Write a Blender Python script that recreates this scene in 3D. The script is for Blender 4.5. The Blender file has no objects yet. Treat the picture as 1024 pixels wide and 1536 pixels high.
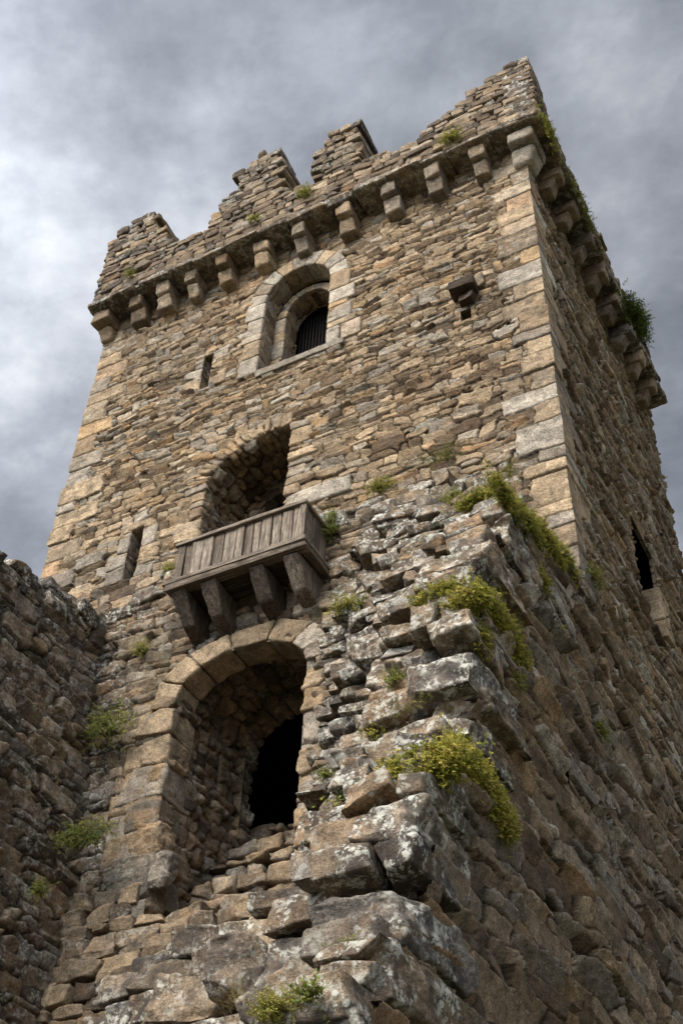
import bpy, math, random
import numpy as np
from mathutils import Matrix, Vector

sc = bpy.context.scene
col = sc.collection
# ------------------------------------------------------------------ camera
FPX, CX, CY = 1874.0, 512.0, 768.0
def unit(v):
    v = np.array(v, float); return v/np.linalg.norm(v)
_Z = unit((94, 1920, -FPX)); _X = -unit((-4698, -1598, -FPX))
_X = unit(_X-_Z*_X.dot(_Z)); _Y = np.cross(_Z, _X)
RC = np.array([_X, _Y, _Z])                    # camera axes -> world axes
def ray(px, py): return RC@np.array([px-CX, -(py-CY), -FPX])
def aty(px, py, y):
    r = ray(px, py); return r*(y/r[1])
def atx(px, py, x):
    r = ray(px, py); return r*(x/r[0])
cam = bpy.data.objects.new('camera', bpy.data.cameras.new('camera'))
col.objects.link(cam)
cam.matrix_world = Matrix([list(RC[i])+[0] for i in range(3)]+[[0, 0, 0, 1]])
cam.data.sensor_fit = 'VERTICAL'; cam.data.sensor_height = 24.0
cam.data.lens = 24.0*FPX/1536.0
cam.data.clip_start = 0.05; cam.data.clip_end = 5000
sc.camera = cam
sc.render.resolution_x = 682; sc.render.resolution_y = 1024

# ------------------------------------------------------------------ view, sun, sky
sc.view_settings.view_transform = 'Standard'
sc.view_settings.look = 'None'
sc.view_settings.exposure = 1.88
sc.view_settings.gamma = 1.0
SUN_DIR = unit((-0.16, -0.75, 0.66))           # from the scene towards the sun
sun = bpy.data.objects.new('sun', bpy.data.lights.new('sun', 'SUN'))
col.objects.link(sun)
sun.data.energy = 1.5; sun.data.angle = math.radians(24); sun.data.color = (1.0, 0.89, 0.76)
sun.rotation_euler = Vector(SUN_DIR.tolist()).to_track_quat('Z', 'Y').to_euler()

class NT:
    def __init__(s, nt): s.nt = nt; nt.nodes.clear()
    def n(s, t, **kw):
        nd = s.nt.nodes.new(t)
        for k, v in kw.items(): setattr(nd, k, v)
        return nd
    def put(s, sock, v):
        if isinstance(v, (int, float, tuple, list)): sock.default_value = v
        else: s.nt.links.new(v, sock)
    def math(s, op, a, b=0.0, c=0.0, clamp=False):
        nd = s.n('ShaderNodeMath', operation=op); nd.use_clamp = clamp
        s.put(nd.inputs[0], a); s.put(nd.inputs[1], b); s.put(nd.inputs[2], c)
        return nd.outputs[0]
    def noise(s, vec, scale, detail=4, rough=0.55, dist=0.0, out=0):
        nd = s.n('ShaderNodeTexNoise'); s.put(nd.inputs['Vector'], vec)
        nd.inputs['Scale'].default_value = scale; nd.inputs['Detail'].default_value = detail
        nd.inputs['Roughness'].default_value = rough; nd.inputs['Distortion'].default_value = dist
        return nd.outputs[out]
    def voro(s, vec, scale, feat='F1', out='Distance', rnd=1.0):
        nd = s.n('ShaderNodeTexVoronoi', feature=feat); s.put(nd.inputs['Vector'], vec)
        nd.inputs['Scale'].default_value = scale; nd.inputs['Randomness'].default_value = rnd
        return nd.outputs[out]
    def ramp(s, fac, stops, interp='LINEAR'):
        nd = s.n('ShaderNodeValToRGB'); cr = nd.color_ramp; cr.interpolation = interp
        while len(cr.elements) < len(stops): cr.elements.new(0.5)
        for e, (p, c) in zip(cr.elements, stops):
            e.position = p; e.color = tuple(c)+(1.0,) if isinstance(c, tuple) else (c, c, c, 1)
        s.put(nd.inputs[0], fac); return nd.outputs[0]
    def mix(s, fac, a, b, mode='MIX'):
        nd = s.n('ShaderNodeMix', data_type='RGBA', blend_type=mode)
        s.put(nd.inputs[0], fac)
        s.put(nd.inputs[6], a if not isinstance(a, tuple) else tuple(a)+(1,))
        s.put(nd.inputs[7], b if not isinstance(b, tuple) else tuple(b)+(1,))
        return nd.outputs[2]
    def mapping(s, vec, scale=(1, 1, 1), loc=(0, 0, 0), rot=(0, 0, 0)):
        nd = s.n('ShaderNodeMapping'); s.put(nd.inputs[0], vec)
        nd.inputs['Scale'].default_value = scale; nd.inputs['Location'].default_value = loc
        nd.inputs['Rotation'].default_value = rot
        return nd.outputs[0]

world = bpy.data.worlds.new('World'); sc.world = world; world.use_nodes = True
w = NT(world.node_tree)
tc = w.n('ShaderNodeTexCoord').outputs['Generated']
sky = w.n('ShaderNodeTexSky', sky_type='NISHITA'); sky.sun_disc = False
sky.sun_elevation = math.asin(SUN_DIR[2]); sky.sun_rotation = math.atan2(SUN_DIR[0], SUN_DIR[1])
sep = w.n('ShaderNodeSeparateXYZ'); w.put(sep.inputs[0], tc)
zz = w.math('ADD', w.math('MAXIMUM', sep.outputs[2], 0.0), 0.18)
cmb = w.n('ShaderNodeCombineXYZ')
w.put(cmb.inputs[0], w.math('DIVIDE', sep.outputs[0], zz)); w.put(cmb.inputs[1], w.math('DIVIDE', sep.outputs[1], zz))
cv = w.mapping(cmb.outputs[0], (1.0, 1.25, 1), (8.9, 4.6, 2.4), (0, 0, math.radians(-25)))
n1 = w.noise(cv, 1.9, 9, 0.60, 0.10)
n2 = w.noise(cv, 6.5, 6, 0.58, 0.10)
cl = w.math('ADD', w.math('MULTIPLY', n1, 0.72), w.math('MULTIPLY', n2, 0.28))
ccol = w.ramp(cl, [(0.37, (0.062, 0.067, 0.078)), (0.455, (0.105, 0.112, 0.127)), (0.52, (0.158, 0.167, 0.186)), (0.575, (0.225, 0.235, 0.255)), (0.66, (0.33, 0.34, 0.36))])
# the cloud deck is much brighter round the hidden sun, behind the camera
dot = w.n('ShaderNodeVectorMath', operation='DOT_PRODUCT'); w.put(dot.inputs[0], tc)
dot.inputs[1].default_value = tuple(SUN_DIR)
glow = w.math('POWER', w.math('MAXIMUM', dot.outputs['Value'], 0.0), 2.4)
gain = w.math('ADD', w.math('MULTIPLY', glow, 5.6), 0.62)
skyc = w.mix(1.0, sky.outputs[0], (0.08, 0.08, 0.08), 'MULTIPLY')
hz_ = w.ramp(sep.outputs[2], [(0.55, 1.45), (0.72, 1.15), (0.92, 0.80)])
ccol = w.mix(1.0, ccol, hz_, 'MULTIPLY')
fin = w.mix(0.96, skyc, w.mix(1.0, ccol, gain, 'MULTIPLY'))
bg = w.n('ShaderNodeBackground'); w.put(bg.inputs[0], fin); bg.inputs[1].default_value = 1.0
out = w.n('ShaderNodeOutputWorld'); w.put(out.inputs[0], bg.outputs[0])

# ------------------------------------------------------------------ materials
MAT = {}
def new_mat(name):
    m = bpy.data.materials.new(name); m.use_nodes = True; MAT[name] = m
    t = NT(m.node_tree); b = t.n('ShaderNodeBsdfPrincipled'); o = t.n('ShaderNodeOutputMaterial')
    t.put(o.inputs[0], b.outputs[0]); return t, b
def bump(t, h, strength, dist):
    nd = t.n('ShaderNodeBump'); nd.inputs['Strength'].default_value = strength
    nd.inputs['Distance'].default_value = dist; t.put(nd.inputs['Height'], h); return nd.outputs[0]

def stone_material(name='stone'):
    t, b = new_mat(name)
    at = t.n('ShaderNodeAttribute', attribute_name='sc')
    sp = t.n('ShaderNodeSeparateColor'); t.put(sp.inputs[0], at.outputs['Color'])
    R, G, B = sp.outputs; A = at.outputs['Alpha']
    oc = t.n('ShaderNodeNewGeometry').outputs['Position']
    warm = t.ramp(R, [(0.0, (0.080, 0.052, 0.030)), (0.18, (0.158, 0.110, 0.064)), (0.36, (0.250, 0.183, 0.112)), (0.60, (0.325, 0.247, 0.155)),
                      (0.72, (0.215, 0.178, 0.132)), (0.82, (0.310, 0.278, 0.222)), (0.91, (0.295, 0.210, 0.115)), (0.975, (0.285, 0.165, 0.075)), (1.0, (0.42, 0.37, 0.29))])
    grey = t.ramp(R, [(0.0, (0.042, 0.035, 0.029)), (0.25, (0.098, 0.074, 0.052)), (0.45, (0.160, 0.122, 0.084)), (0.62, (0.205, 0.155, 0.104)), (0.75, (0.150, 0.135, 0.115)),
                      (0.88, (0.205, 0.118, 0.052)), (1.0, (0.25, 0.225, 0.19))])
    big = t.noise(oc, 0.55, 3, 0.5)
    agef = t.math('ADD', G, t.math('MULTIPLY', t.math('SUBTRACT', big, 0.5), 0.9), clamp=True)
    base = t.mix(agef, warm, grey)
    # mottling inside each stone
    m1 = t.noise(oc, 7.0, 6, 0.6, 0.3); m2 = t.noise(oc, 38.0, 5, 0.65)
    mot = t.math('ADD', t.math('MULTIPLY', m1, 1.9), t.math('MULTIPLY', m2, 2.0))
    mot = t.math('MAXIMUM', t.math('SUBTRACT', mot, 1.05), 0.22)
    m3 = t.ramp(t.noise(oc, 95.0, 3, 0.6), [(0.36, 0.45), (0.47, 1.0), (0.60, 1.12), (0.68, 1.55)])
    mot = t.math('MULTIPLY', mot, m3)
    mot = t.math('MULTIPLY', mot, t.math('ADD', t.math('MULTIPLY', A, 0.50), 0.74))
    c = t.mix(1.0, base, mot, 'MULTIPLY')
    # run-off streaks
    sv = t.mapping(oc, (3.2, 3.2, 0.22))
    stk = t.math('MULTIPLY', t.ramp(t.noise(sv, 1.3, 5, 0.6, 0.2), [(0.50, 0.0), (0.66, 1.0)]), t.ramp(t.noise(oc, 0.5, 3, 0.5), [(0.40, 0.25), (0.60, 1.0)]))
    c = t.mix(t.math('MULTIPLY', stk, 0.42), c, (0.055, 0.046, 0.036))
    # rusty bleeding
    rust = t.ramp(t.noise(oc, 2.6, 5, 0.6, 0.4), [(0.56, 0.0), (0.70, 1.0)])
    c = t.mix(t.math('MULTIPLY', rust, 0.35), c, (0.29, 0.165, 0.075))
    # black weathering crust
    dk = t.ramp(t.noise(oc, 4.5, 6, 0.68, 0.6), [(0.45, 0.0), (0.56, 1.0)])
    dkf = t.math('MULTIPLY', dk, t.math('MULTIPLY', t.math('SUBTRACT', agef, 0.12, clamp=True), 0.95), clamp=True)
    c = t.mix(dkf, c, (0.040, 0.037, 0.034))
    # lichen: pale rosettes of two sizes, only where the stone is old
    lz = t.ramp(t.noise(oc, 2.2, 3, 0.6), [(0.36, 0.0), (0.50, 1.0)])
    la = t.math('MULTIPLY', lz, t.math('MULTIPLY', t.math('SUBTRACT', G, 0.42, clamp=True), 2.3, clamp=True))
    dist = t.n('ShaderNodeVectorMath', operation='ADD'); t.put(dist.inputs[0], oc)
    dn = t.n('ShaderNodeVectorMath', operation='SCALE'); t.put(dn.inputs[0], t.noise(oc, 24.0, 4, 0.6, 0, 1)); dn.inputs['Scale'].default_value = 0.035
    t.put(dist.inputs[1], dn.outputs[0])
    l1 = t.ramp(t.voro(dist.outputs[0], 15.0), [(0.26, 1.0), (0.36, 0.0)])
    l2 = t.ramp(t.voro(dist.outputs[0], 34.0), [(0.26, 1.0), (0.38, 0.0)])
    l3 = t.ramp(t.noise(oc, 12.0, 7, 0.72, 0.5), [(0.50, 0.0), (0.57, 0.9)])
    lich = t.math('MAXIMUM', t.math('MAXIMUM', l1, t.math('MULTIPLY', l2, 0.8)), l3)
    gate = t.ramp(t.noise(oc, 8.0, 3, 0.5), [(0.44, 0.0), (0.52, 1.0)])
    lf = t.math('MULTIPLY', t.math('MULTIPLY', lich, gate), la, clamp=True)
    lcol = t.mix(t.noise(oc, 5.0, 2), (0.50, 0.49, 0.45), (0.40, 0.40, 0.32))
    c = t.mix(t.math('MULTIPLY', lf, 0.88), c, lcol)
    # green film of moss in some places
    gz = t.ramp(t.noise(oc, 1.1, 4, 0.6, 0.3), [(0.58, 0.0), (0.72, 1.0)])
    gf = t.math('MULTIPLY', gz, t.math('MULTIPLY', G, 0.30))
    c = t.mix(gf, c, (0.085, 0.090, 0.030))
    # earthy joint, near black to paint in the shade of open gaps
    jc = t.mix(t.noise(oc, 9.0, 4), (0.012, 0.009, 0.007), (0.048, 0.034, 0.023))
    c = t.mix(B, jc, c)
    t.put(b.inputs['Base Color'], c); b.inputs['Roughness'].default_value = 0.93
    b.inputs['Specular IOR Level'].default_value = 0.18
    ov = t.mapping(oc, (1, 1, 1.35))
    h = t.math('ADD', t.math('MULTIPLY', t.noise(ov, 16.0, 8, 0.70, 0.4), 0.75), t.math('MULTIPLY', t.noise(oc, 70.0, 5, 0.7), 0.30))
    h = t.math('ADD', h, t.math('MULTIPLY', lf, 0.10))
    h = t.math('ADD', h, t.math('MULTIPLY', t.voro(ov, 11.0), 0.22))
    h = t.math('ADD', h, t.math('MULTIPLY', t.noise(ov, 36.0, 6, 0.75, 0.8), 0.35))
    t.put(b.inputs['Normal'], bump(t, h, 1.0, 0.028))
stone_material()

def wood_material():
    t, b = new_mat('weathered_wood')
    at = t.n('ShaderNodeAttribute', attribute_name='sc')
    sp = t.n('ShaderNodeSeparateColor'); t.put(sp.inputs[0], at.outputs['Color'])
    uv = t.n('ShaderNodeAttribute', attribute_name='grain').outputs['Vector']
    off = t.n('ShaderNodeVectorMath', operation='ADD'); t.put(off.inputs[0], uv)
    sh = t.n('ShaderNodeCombineXYZ'); t.put(sh.inputs[0], t.math('MULTIPLY', sp.outputs[0], 30.0)); t.put(off.inputs[1], sh.outputs[0])
    g = t.mapping(off.outputs[0], (1, 1, 0.07))
    gr = t.noise(g, 55.0, 6, 0.65, 0.8); g2 = t.noise(g, 14.0, 4, 0.6, 1.2)
    c = t.ramp(t.math('ADD', t.math('MULTIPLY', gr, 0.6), t.math('MULTIPLY', g2, 0.4)),
               [(0.30, (0.030, 0.024, 0.019)), (0.44, (0.080, 0.064, 0.050)), (0.56, (0.190, 0.165, 0.136)), (0.70, (0.37, 0.335, 0.29))])
    tint = t.ramp(sp.outputs[0], [(0.0, (0.50, 0.44, 0.38)), (0.5, (0.90, 0.84, 0.76)), (1.0, (1.35, 1.30, 1.22))])
    c = t.mix(1.0, c, tint, 'MULTIPLY')
    st = t.ramp(t.noise(off.outputs[0], 7.0, 5, 0.65), [(0.45, 0.0), (0.65, 1.0)])
    c = t.mix(t.math('MULTIPLY', st, 0.45), c, (0.035, 0.032, 0.024))
    fl = t.ramp(t.noise(off.outputs[0], 45.0, 4, 0.7), [(0.62, 0.0), (0.68, 1.0)])
    c = t.mix(t.math('MULTIPLY', fl, 0.5), c, (0.33, 0.32, 0.29))
    c = t.mix(sp.outputs[1], c, t.mix(1.0, c, (0.40, 0.38, 0.36), 'MULTIPLY'))   # darker timber: brackets and floor boards
    t.put(b.inputs['Base Color'], c); b.inputs['Roughness'].default_value = 0.85
    b.inputs['Specular IOR Level'].default_value = 0.2
    t.put(b.inputs['Normal'], bump(t, t.math('ADD', gr, t.math('MULTIPLY', g2, 0.7)), 0.9, 0.012))
wood_material()

def leaf_material():
    t, b = new_mat('leaf')
    at = t.n('ShaderNodeAttribute', attribute_name='sc')
    sp = t.n('ShaderNodeSeparateColor'); t.put(sp.inputs[0], at.outputs['Color'])
    a = t.ramp(sp.outputs[0], [(0.0, (0.055, 0.070, 0.010)), (0.35, (0.170, 0.185, 0.020)), (0.7, (0.34, 0.31, 0.040)), (1.0, (0.50, 0.40, 0.10))])
    g = t.ramp(sp.outputs[0], [(0.0, (0.016, 0.032, 0.008)), (0.5, (0.042, 0.080, 0.016)), (1.0, (0.105, 0.160, 0.032))])
    c = t.mix(sp.outputs[1], a, g)
    c = t.mix(sp.outputs[2], c, (0.20, 0.13, 0.07))
    t.put(b.inputs['Base Color'], c); b.inputs['Roughness'].default_value = 0.6
    b.inputs['Specular IOR Level'].default_value = 0.25
    tr = t.n('ShaderNodeBsdfTranslucent'); t.put(tr.inputs[0], c)
    mx = t.n('ShaderNodeMixShader'); mx.inputs[0].default_value = 0.28
    t.put(mx.inputs[1], b.outputs[0]); t.put(mx.inputs[2], tr.outputs[0])
    t.put([n for n in t.nt.nodes if n.bl_idname == 'ShaderNodeOutputMaterial'][0].inputs[0], mx.outputs[0])
leaf_material()

t, b = new_mat('iron')
oc = t.n('ShaderNodeTexCoord').outputs['Object']
t.put(b.inputs['Base Color'], t.mix(t.noise(oc, 12.0, 4), (0.004, 0.004, 0.004), (0.010, 0.007, 0.006)))
b.inputs['Roughness'].default_value = 0.7; b.inputs['Metallic'].default_value = 0.4
t, b = new_mat('soil')
oc = t.n('ShaderNodeTexCoord').outputs['Object']
gg = t.noise(oc, 0.6, 6, 0.6)
t.put(b.inputs['Base Color'], t.mix(t.ramp(gg, [(0.4, 0.0), (0.6, 1.0)]), t.mix(t.noise(oc, 22.0, 6, 0.7), (0.035, 0.045, 0.015), (0.09, 0.11, 0.035)), t.mix(t.noise(oc, 14.0, 5), (0.07, 0.05, 0.035), (0.15, 0.12, 0.09))))
b.inputs['Roughness'].default_value = 0.95
t.put(b.inputs['Normal'], bump(t, t.noise(oc, 18.0, 8, 0.7), 1.0, 0.05))

# ------------------------------------------------------------------ numpy noise
def _hash(ix, iy, iz, seed):
    h = (ix*374761393 + iy*668265263 + iz*2147483647 + seed*1274126177) & 0xffffffff
    h = ((h ^ (h >> 13))*1274126177) & 0xffffffff
    h = ((h ^ (h >> 16))*2246822519) & 0xffffffff
    h = (h ^ (h >> 15)) & 0xffffff
    return h.astype(np.float64)/0xffffff
def vnoise(p, seed=0):
    f = np.floor(p); i = f.astype(np.int64); d = p-f; d = d*d*(3-2*d); o = 0
    for a in (0, 1):
        wa = d[..., 0] if a else 1-d[..., 0]
        for b_ in (0, 1):
            wb = d[..., 1] if b_ else 1-d[..., 1]
            for c in (0, 1):
                wc = d[..., 2] if c else 1-d[..., 2]
                o = o + wa*wb*wc*_hash(i[..., 0]+a, i[..., 1]+b_, i[..., 2]+c, seed)
    return o*2-1
def fbm(p, octv=4, seed=0, gain=0.5):
    s = 0; a = 1.0; q = np.array(p, float)
    for k in range(octv):
        s = s+a*vnoise(q, seed+k*17); q = q*2.03+5.3; a *= gain
    return s
def sst(x, a, b_):
    t_ = np.clip((x-a)/(b_-a), 0, 1); return t_*t_*(3-2*t_)

# ------------------------------------------------------------------ object helpers
def worldloc(o):
    p = np.zeros(3)
    while o is not None: p = p+np.array(o.location); o = o.parent
    return p
def mesh_obj(name, V, F, attr=None, mat='stone', parent=None, smooth=True, grain=None, origin=None):
    V = np.asarray(V, float); F = np.asarray(F, np.int32)
    if origin is None:
        origin = worldloc(parent) if parent is not None else V.mean(0)*np.array([1, 1, 0])+np.array([0, 0, V[:, 2].min()])
    me = bpy.data.meshes.new(name); k = F.shape[1]
    me.vertices.add(len(V)); me.vertices.foreach_set('co', (V-origin).astype(np.float32).ravel())
    me.loops.add(F.size); me.loops.foreach_set('vertex_index', F.ravel())
    me.polygons.add(len(F)); me.polygons.foreach_set('loop_start', np.arange(0, F.size, k, dtype=np.int32))
    if attr is not None:
        a = me.color_attributes.new('sc', 'FLOAT_COLOR', 'POINT'); a.data.foreach_set('color', np.asarray(attr, np.float32).ravel())
    if grain is not None:
        a = me.attributes.new('grain', 'FLOAT_VECTOR', 'POINT'); a.data.foreach_set('vector', np.asarray(grain, np.float32).ravel())
    me.update(calc_edges=True)
    me.polygons.foreach_set('use_smooth', np.full(len(F), smooth))
    me.materials.append(MAT[mat])
    o = bpy.data.objects.new(name, me); col.objects.link(o)
    if parent is not None: o.parent = parent
    else: o.location = origin.tolist()
    return o
def tag(o, label=None, cat=None, group=None, kind=None):
    if label: o['label'] = label
    if cat: o['category'] = cat
    if group: o['group'] = group
    if kind: o['kind'] = kind
    return o
def thing(name, loc, label, cat, group=None):
    o = bpy.data.objects.new(name, None); col.objects.link(o); o.location = loc
    o.empty_display_size = 0.3
    return tag(o, label, cat, group)

# ------------------------------------------------------------------ coursed rubble pattern
class Masonry:
    """Cells of a rough coursed wall: rows of seeds, boxy Voronoi with a size of its own per seed."""
    def __init__(s, u0, u1, v0, v1, size, seed, warp=(0.06, 0.018), big=0.05, p=4.6):
        s.rng = np.random.default_rng(seed); r = s.rng; s.seed = seed; s.warp = warp; s.p = p
        us, vs, ws, hs, rows = [], [], [], [], []; edges = [v0]; v = v0; k = 0
        while v < v1:
            wd, hd = size((u0+u1)/2, v); h = hd*r.uniform(0.72, 1.35); u = u0-r.uniform(0, wd)
            while u < u1+wd:
                wd2, hd2 = size(u, v)
                ww = wd2*r.uniform(0.5, 1.6)
                us.append(u+ww/2); vs.append(v+h/2+r.normal(0, 0.13)*h); rows.append(k)
                m = 1.0
                if r.random() < big: m = r.uniform(1.5, 2.3)
                elif r.random() < 0.2: m = r.uniform(0.6, 0.85)
                ws.append(ww*(m**0.6)); hs.append(h*m*r.uniform(0.8, 1.2)); u += ww
            v += h; edges.append(v); k += 1
        s.us, s.vs, s.ws, s.hs, s.rows = map(np.array, (us, vs, ws, hs, rows)); s.edges = np.array(edges); s.nrow = k
        n = len(s.us); s.rnd = r.random(n); s.rnd2 = r.random(n); s.tilt = r.normal(0, 1, (n, 2)); s.out = r.normal(0, 1, n)
        s.ang = r.normal(0, 0.055, n); s.key = s.rows*1e5+s.us
    def __call__(s, U, V):
        sh = U.shape; u = U.ravel().astype(float); v = V.ravel().astype(float)
        q = np.stack([u*1.1, v*1.6, np.full_like(u, s.seed*3.7)], 1)
        v = v+s.warp[0]*fbm(q, 2, s.seed); u = u+s.warp[0]*0.7*fbm(q+31, 2, s.seed)
        q = np.stack([u*9, v*14, np.full_like(u, s.seed*1.3)], 1)
        v = v+s.warp[1]*fbm(q, 3, s.seed+5); u = u+s.warp[1]*1.2*fbm(q+9, 3, s.seed+9)
        k = np.clip(np.searchsorted(s.edges, v)-1, 0, s.nrow-1)
        f1 = np.full(len(u), 9e9); f2 = np.full(len(u), 9e9); id1 = np.zeros(len(u), int); scl = np.ones(len(u))
        for dk in (-1, 0, 1):
            kk = np.clip(k+dk, 0, s.nrow-1)
            j = np.searchsorted(s.key, kk*1e5+u)
            for dj in (-2, -1, 0, 1):
                c = np.clip(j+dj, 0, len(s.us)-1)
                du = u-s.us[c]; dv = v-s.vs[c]; ca = s.ang[c]
                dv = dv-ca*du
                a = np.abs(du)/(s.ws[c]/2); b_ = np.abs(dv)/(s.hs[c]/2)
                d = (a**s.p+b_**s.p)**(1/s.p); d = np.where((s.rows[c] == kk), d, 9e9)
                if dk != 0: d = np.where(kk == k, 9e9, d)
                new = d < f1
                sc_ = (a**s.p*s.ws[c]+b_**s.p*s.hs[c])/(a**s.p+b_**s.p+1e-9)
                f2 = np.where(new, f1, np.minimum(f2, d))
                scl = np.where(new, sc_, scl); id1 = np.where(new, c, id1); f1 = np.where(new, d, f1)
        e = (f2-f1)*scl/4
        i = id1
        return dict(e=e.reshape(sh), id=i.reshape(sh), rnd=s.rnd[i].reshape(sh), rnd2=s.rnd2[i].reshape(sh), out=s.out[i].reshape(sh),
                    lu=((u-s.us[i])/s.ws[i]).reshape(sh), lv=((v-s.vs[i])/s.hs[i]).reshape(sh), tilt=s.tilt[i].reshape(sh+(2,)))

def relief(m, P3, depth=0.05, rad=0.030, out=0.014, tilt=0.016, rough=0.010, mortar=0.45, seed=1, jw=0.009):
    """height of the stone face over the wall plane, and stone/joint mask"""
    e = m['e']
    t_ = np.clip(e/rad, 0, 1); prof = 1-(1-t_)**2.2
    mort = mortar*(0.75+0.5*fbm(P3*5, 3, seed+3))
    mort = np.clip(mort, 0.0, 0.85)
    st = prof
    h = depth*(np.maximum(st, mort)-1)
    k = sst(t_, 0.15, 0.8)
    h = h+k*(out*m['out']+tilt*(0.35*m['tilt'][..., 0]*m['lu']+(m['tilt'][..., 1]*0.8+0.9)*m['lv']))
    n = fbm(P3*np.array([7, 7, 15.]), 4, seed, 0.55); rd = 1-np.abs(fbm(P3*np.array([4, 4, 22.]), 3, seed+40))
    h = h+rough*n*(0.4+0.6*k)+rough*0.7*k*(rd-0.5)
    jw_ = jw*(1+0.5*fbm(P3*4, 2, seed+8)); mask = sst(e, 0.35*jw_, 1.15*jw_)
    return h, mask

def spaced(a, b_, d0, d1, extra=()):
    """lines from a to b, step growing from d0 to d1"""
    x = a; o = [a]
    while x < b_:
        x += d0+(d1-d0)*(x-a)/(b_-a); o.append(x)
    o = np.array(o); return o*1.0*(1) if not len(extra) else np.unique(np.concatenate([o, extra]))

def grid_faces(nu, nv):
    i = np.arange(nu*nv).reshape(nu, nv)
    return np.stack([i[:-1, :-1], i[1:, :-1], i[1:, 1:], i[:-1, 1:]], -1)    # (nu-1, nv-1, 4)
def cull(V, A, F):
    used = np.zeros(len(V), bool); used[F.ravel()] = True
    rm = np.cumsum(used)-1; return V[used], A[used], rm[F]

def hole_rect(x0, x1, z0, z1, slant=0.0):
    def f(u, v): return np.maximum(np.abs(u-(x0+x1)/2)-(x1-x0)/2, np.abs(v-(z0+z1)/2)-(z1-z0)/2)
    return f
def hole_arch(x0, x1, z0, zs, zt):
    cx, a, bb = (x0+x1)/2, (x1-x0)/2, zt-zs
    def f(u, v):
        dx = np.abs(u-cx); low = dx-a
        el = (np.sqrt((dx/a)**2+(np.maximum(v-zs, 0)/bb)**2)-1)*min(a, bb)
        return np.maximum(np.where(v > zs, el, low), z0-v)
    return f
def snap(U, V, holes, cell):
    for f in holes:
        s0 = f(U, V); e = 1e-4
        gx = (f(U+e, V)-f(U-e, V))/(2*e); gy = (f(U, V+e)-f(U, V-e))/(2*e); g = gx*gx+gy*gy+1e-6
        m = np.abs(s0) < cell*0.75
        U = np.where(m, U-s0*gx/g, U); V = np.where(m, V-s0*gy/g, V)
    return U, V

def wall_field(us, vs, place, size, seed, age, holes=(), mask=None, rel={}, quoin=None, warp=(0.06, 0.018), big=0.05, bias=0.0, ends=None):
    """displaced sheet. place(U,V)->(P,N). age(U,V)->0..1. quoin(U,V)->dict or None overrides cells."""
    U, V = np.meshgrid(us, vs, indexing='ij'); cell = max(np.median(np.diff(us)), np.median(np.diff(vs)))
    U, V = snap(U, V, holes, cell)
    sd = np.full(U.shape, 9.0)
    for f in holes: sd = np.minimum(sd, f(U, V))
    m = Masonry(us[0]-0.5, us[-1]+0.5, vs[0]-0.5, vs[-1]+0.5, size, seed, warp, big)(U, V)
    P, N = place(U, V)
    h, mk = relief(m, P, seed=seed, **rel)
    rnd = m['rnd'].copy(); ag = age(U, V)+0.25*(m['rnd2']-0.5)
    if quoin is not None:
        q = quoin(U, V, P); w_ = q['in']
        h = np.where(w_, q['h'], h); mk = np.where(w_, q['mk'], mk); rnd = np.where(w_, q['rnd'], rnd); ag = np.where(w_, q['age'], ag)
    h = h*sst(sd, 0.0, 0.035)
    if ends is not None: h = h*ends(U, V)
    V3 = P+N*h[..., None]
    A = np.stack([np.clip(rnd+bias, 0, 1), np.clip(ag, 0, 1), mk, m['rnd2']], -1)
    F = grid_faces(len(us), len(vs))
    uc = (U[:-1, :-1]+U[1:, 1:])/2; vc = (V[:-1, :-1]+V[1:, 1:])/2
    keep = np.ones(uc.shape, bool)
    for f in holes: keep &= f(uc, vc) > 0
    if mask is not None: keep &= mask(uc, vc)
    return cull(V3.reshape(-1, 3), A.reshape(-1, 4), F[keep].reshape(-1, 4))

# ------------------------------------------------------------------ stone blocks
_T = {}
def template(n):
    if n in _T: return _T[n]
    s = np.linspace(-1, 1, n); s = np.sign(s)*np.abs(s)**0.62
    key, V, F = {}, [], []
    def vid(p):
        k = tuple(np.round(p, 5))
        if k not in key: key[k] = len(V); V.append(p)
        return key[k]
    for ax in range(3):
        for sg in (-1, 1):
            a1, a2 = (ax+1) % 3, (ax+2) % 3
            g = [[None]*n for _ in range(n)]
            for i in range(n):
                for j in range(n):
                    p = [0, 0, 0]; p[ax] = sg; p[a1] = s[i]; p[a2] = s[j]; g[i][j] = vid(p)
            for i in range(n-1):
                for j in range(n-1):
                    f = [g[i][j], g[i+1][j], g[i+1][j+1], g[i][j+1]]
                    F.append(f if sg > 0 else f[::-1])
    _T[n] = (np.array(V, float), np.array(F)); return _T[n]
SG = np.array([[a, b_, c] for a in (-1, 1) for b_ in (-1, 1) for c in (-1, 1)], float)

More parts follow.
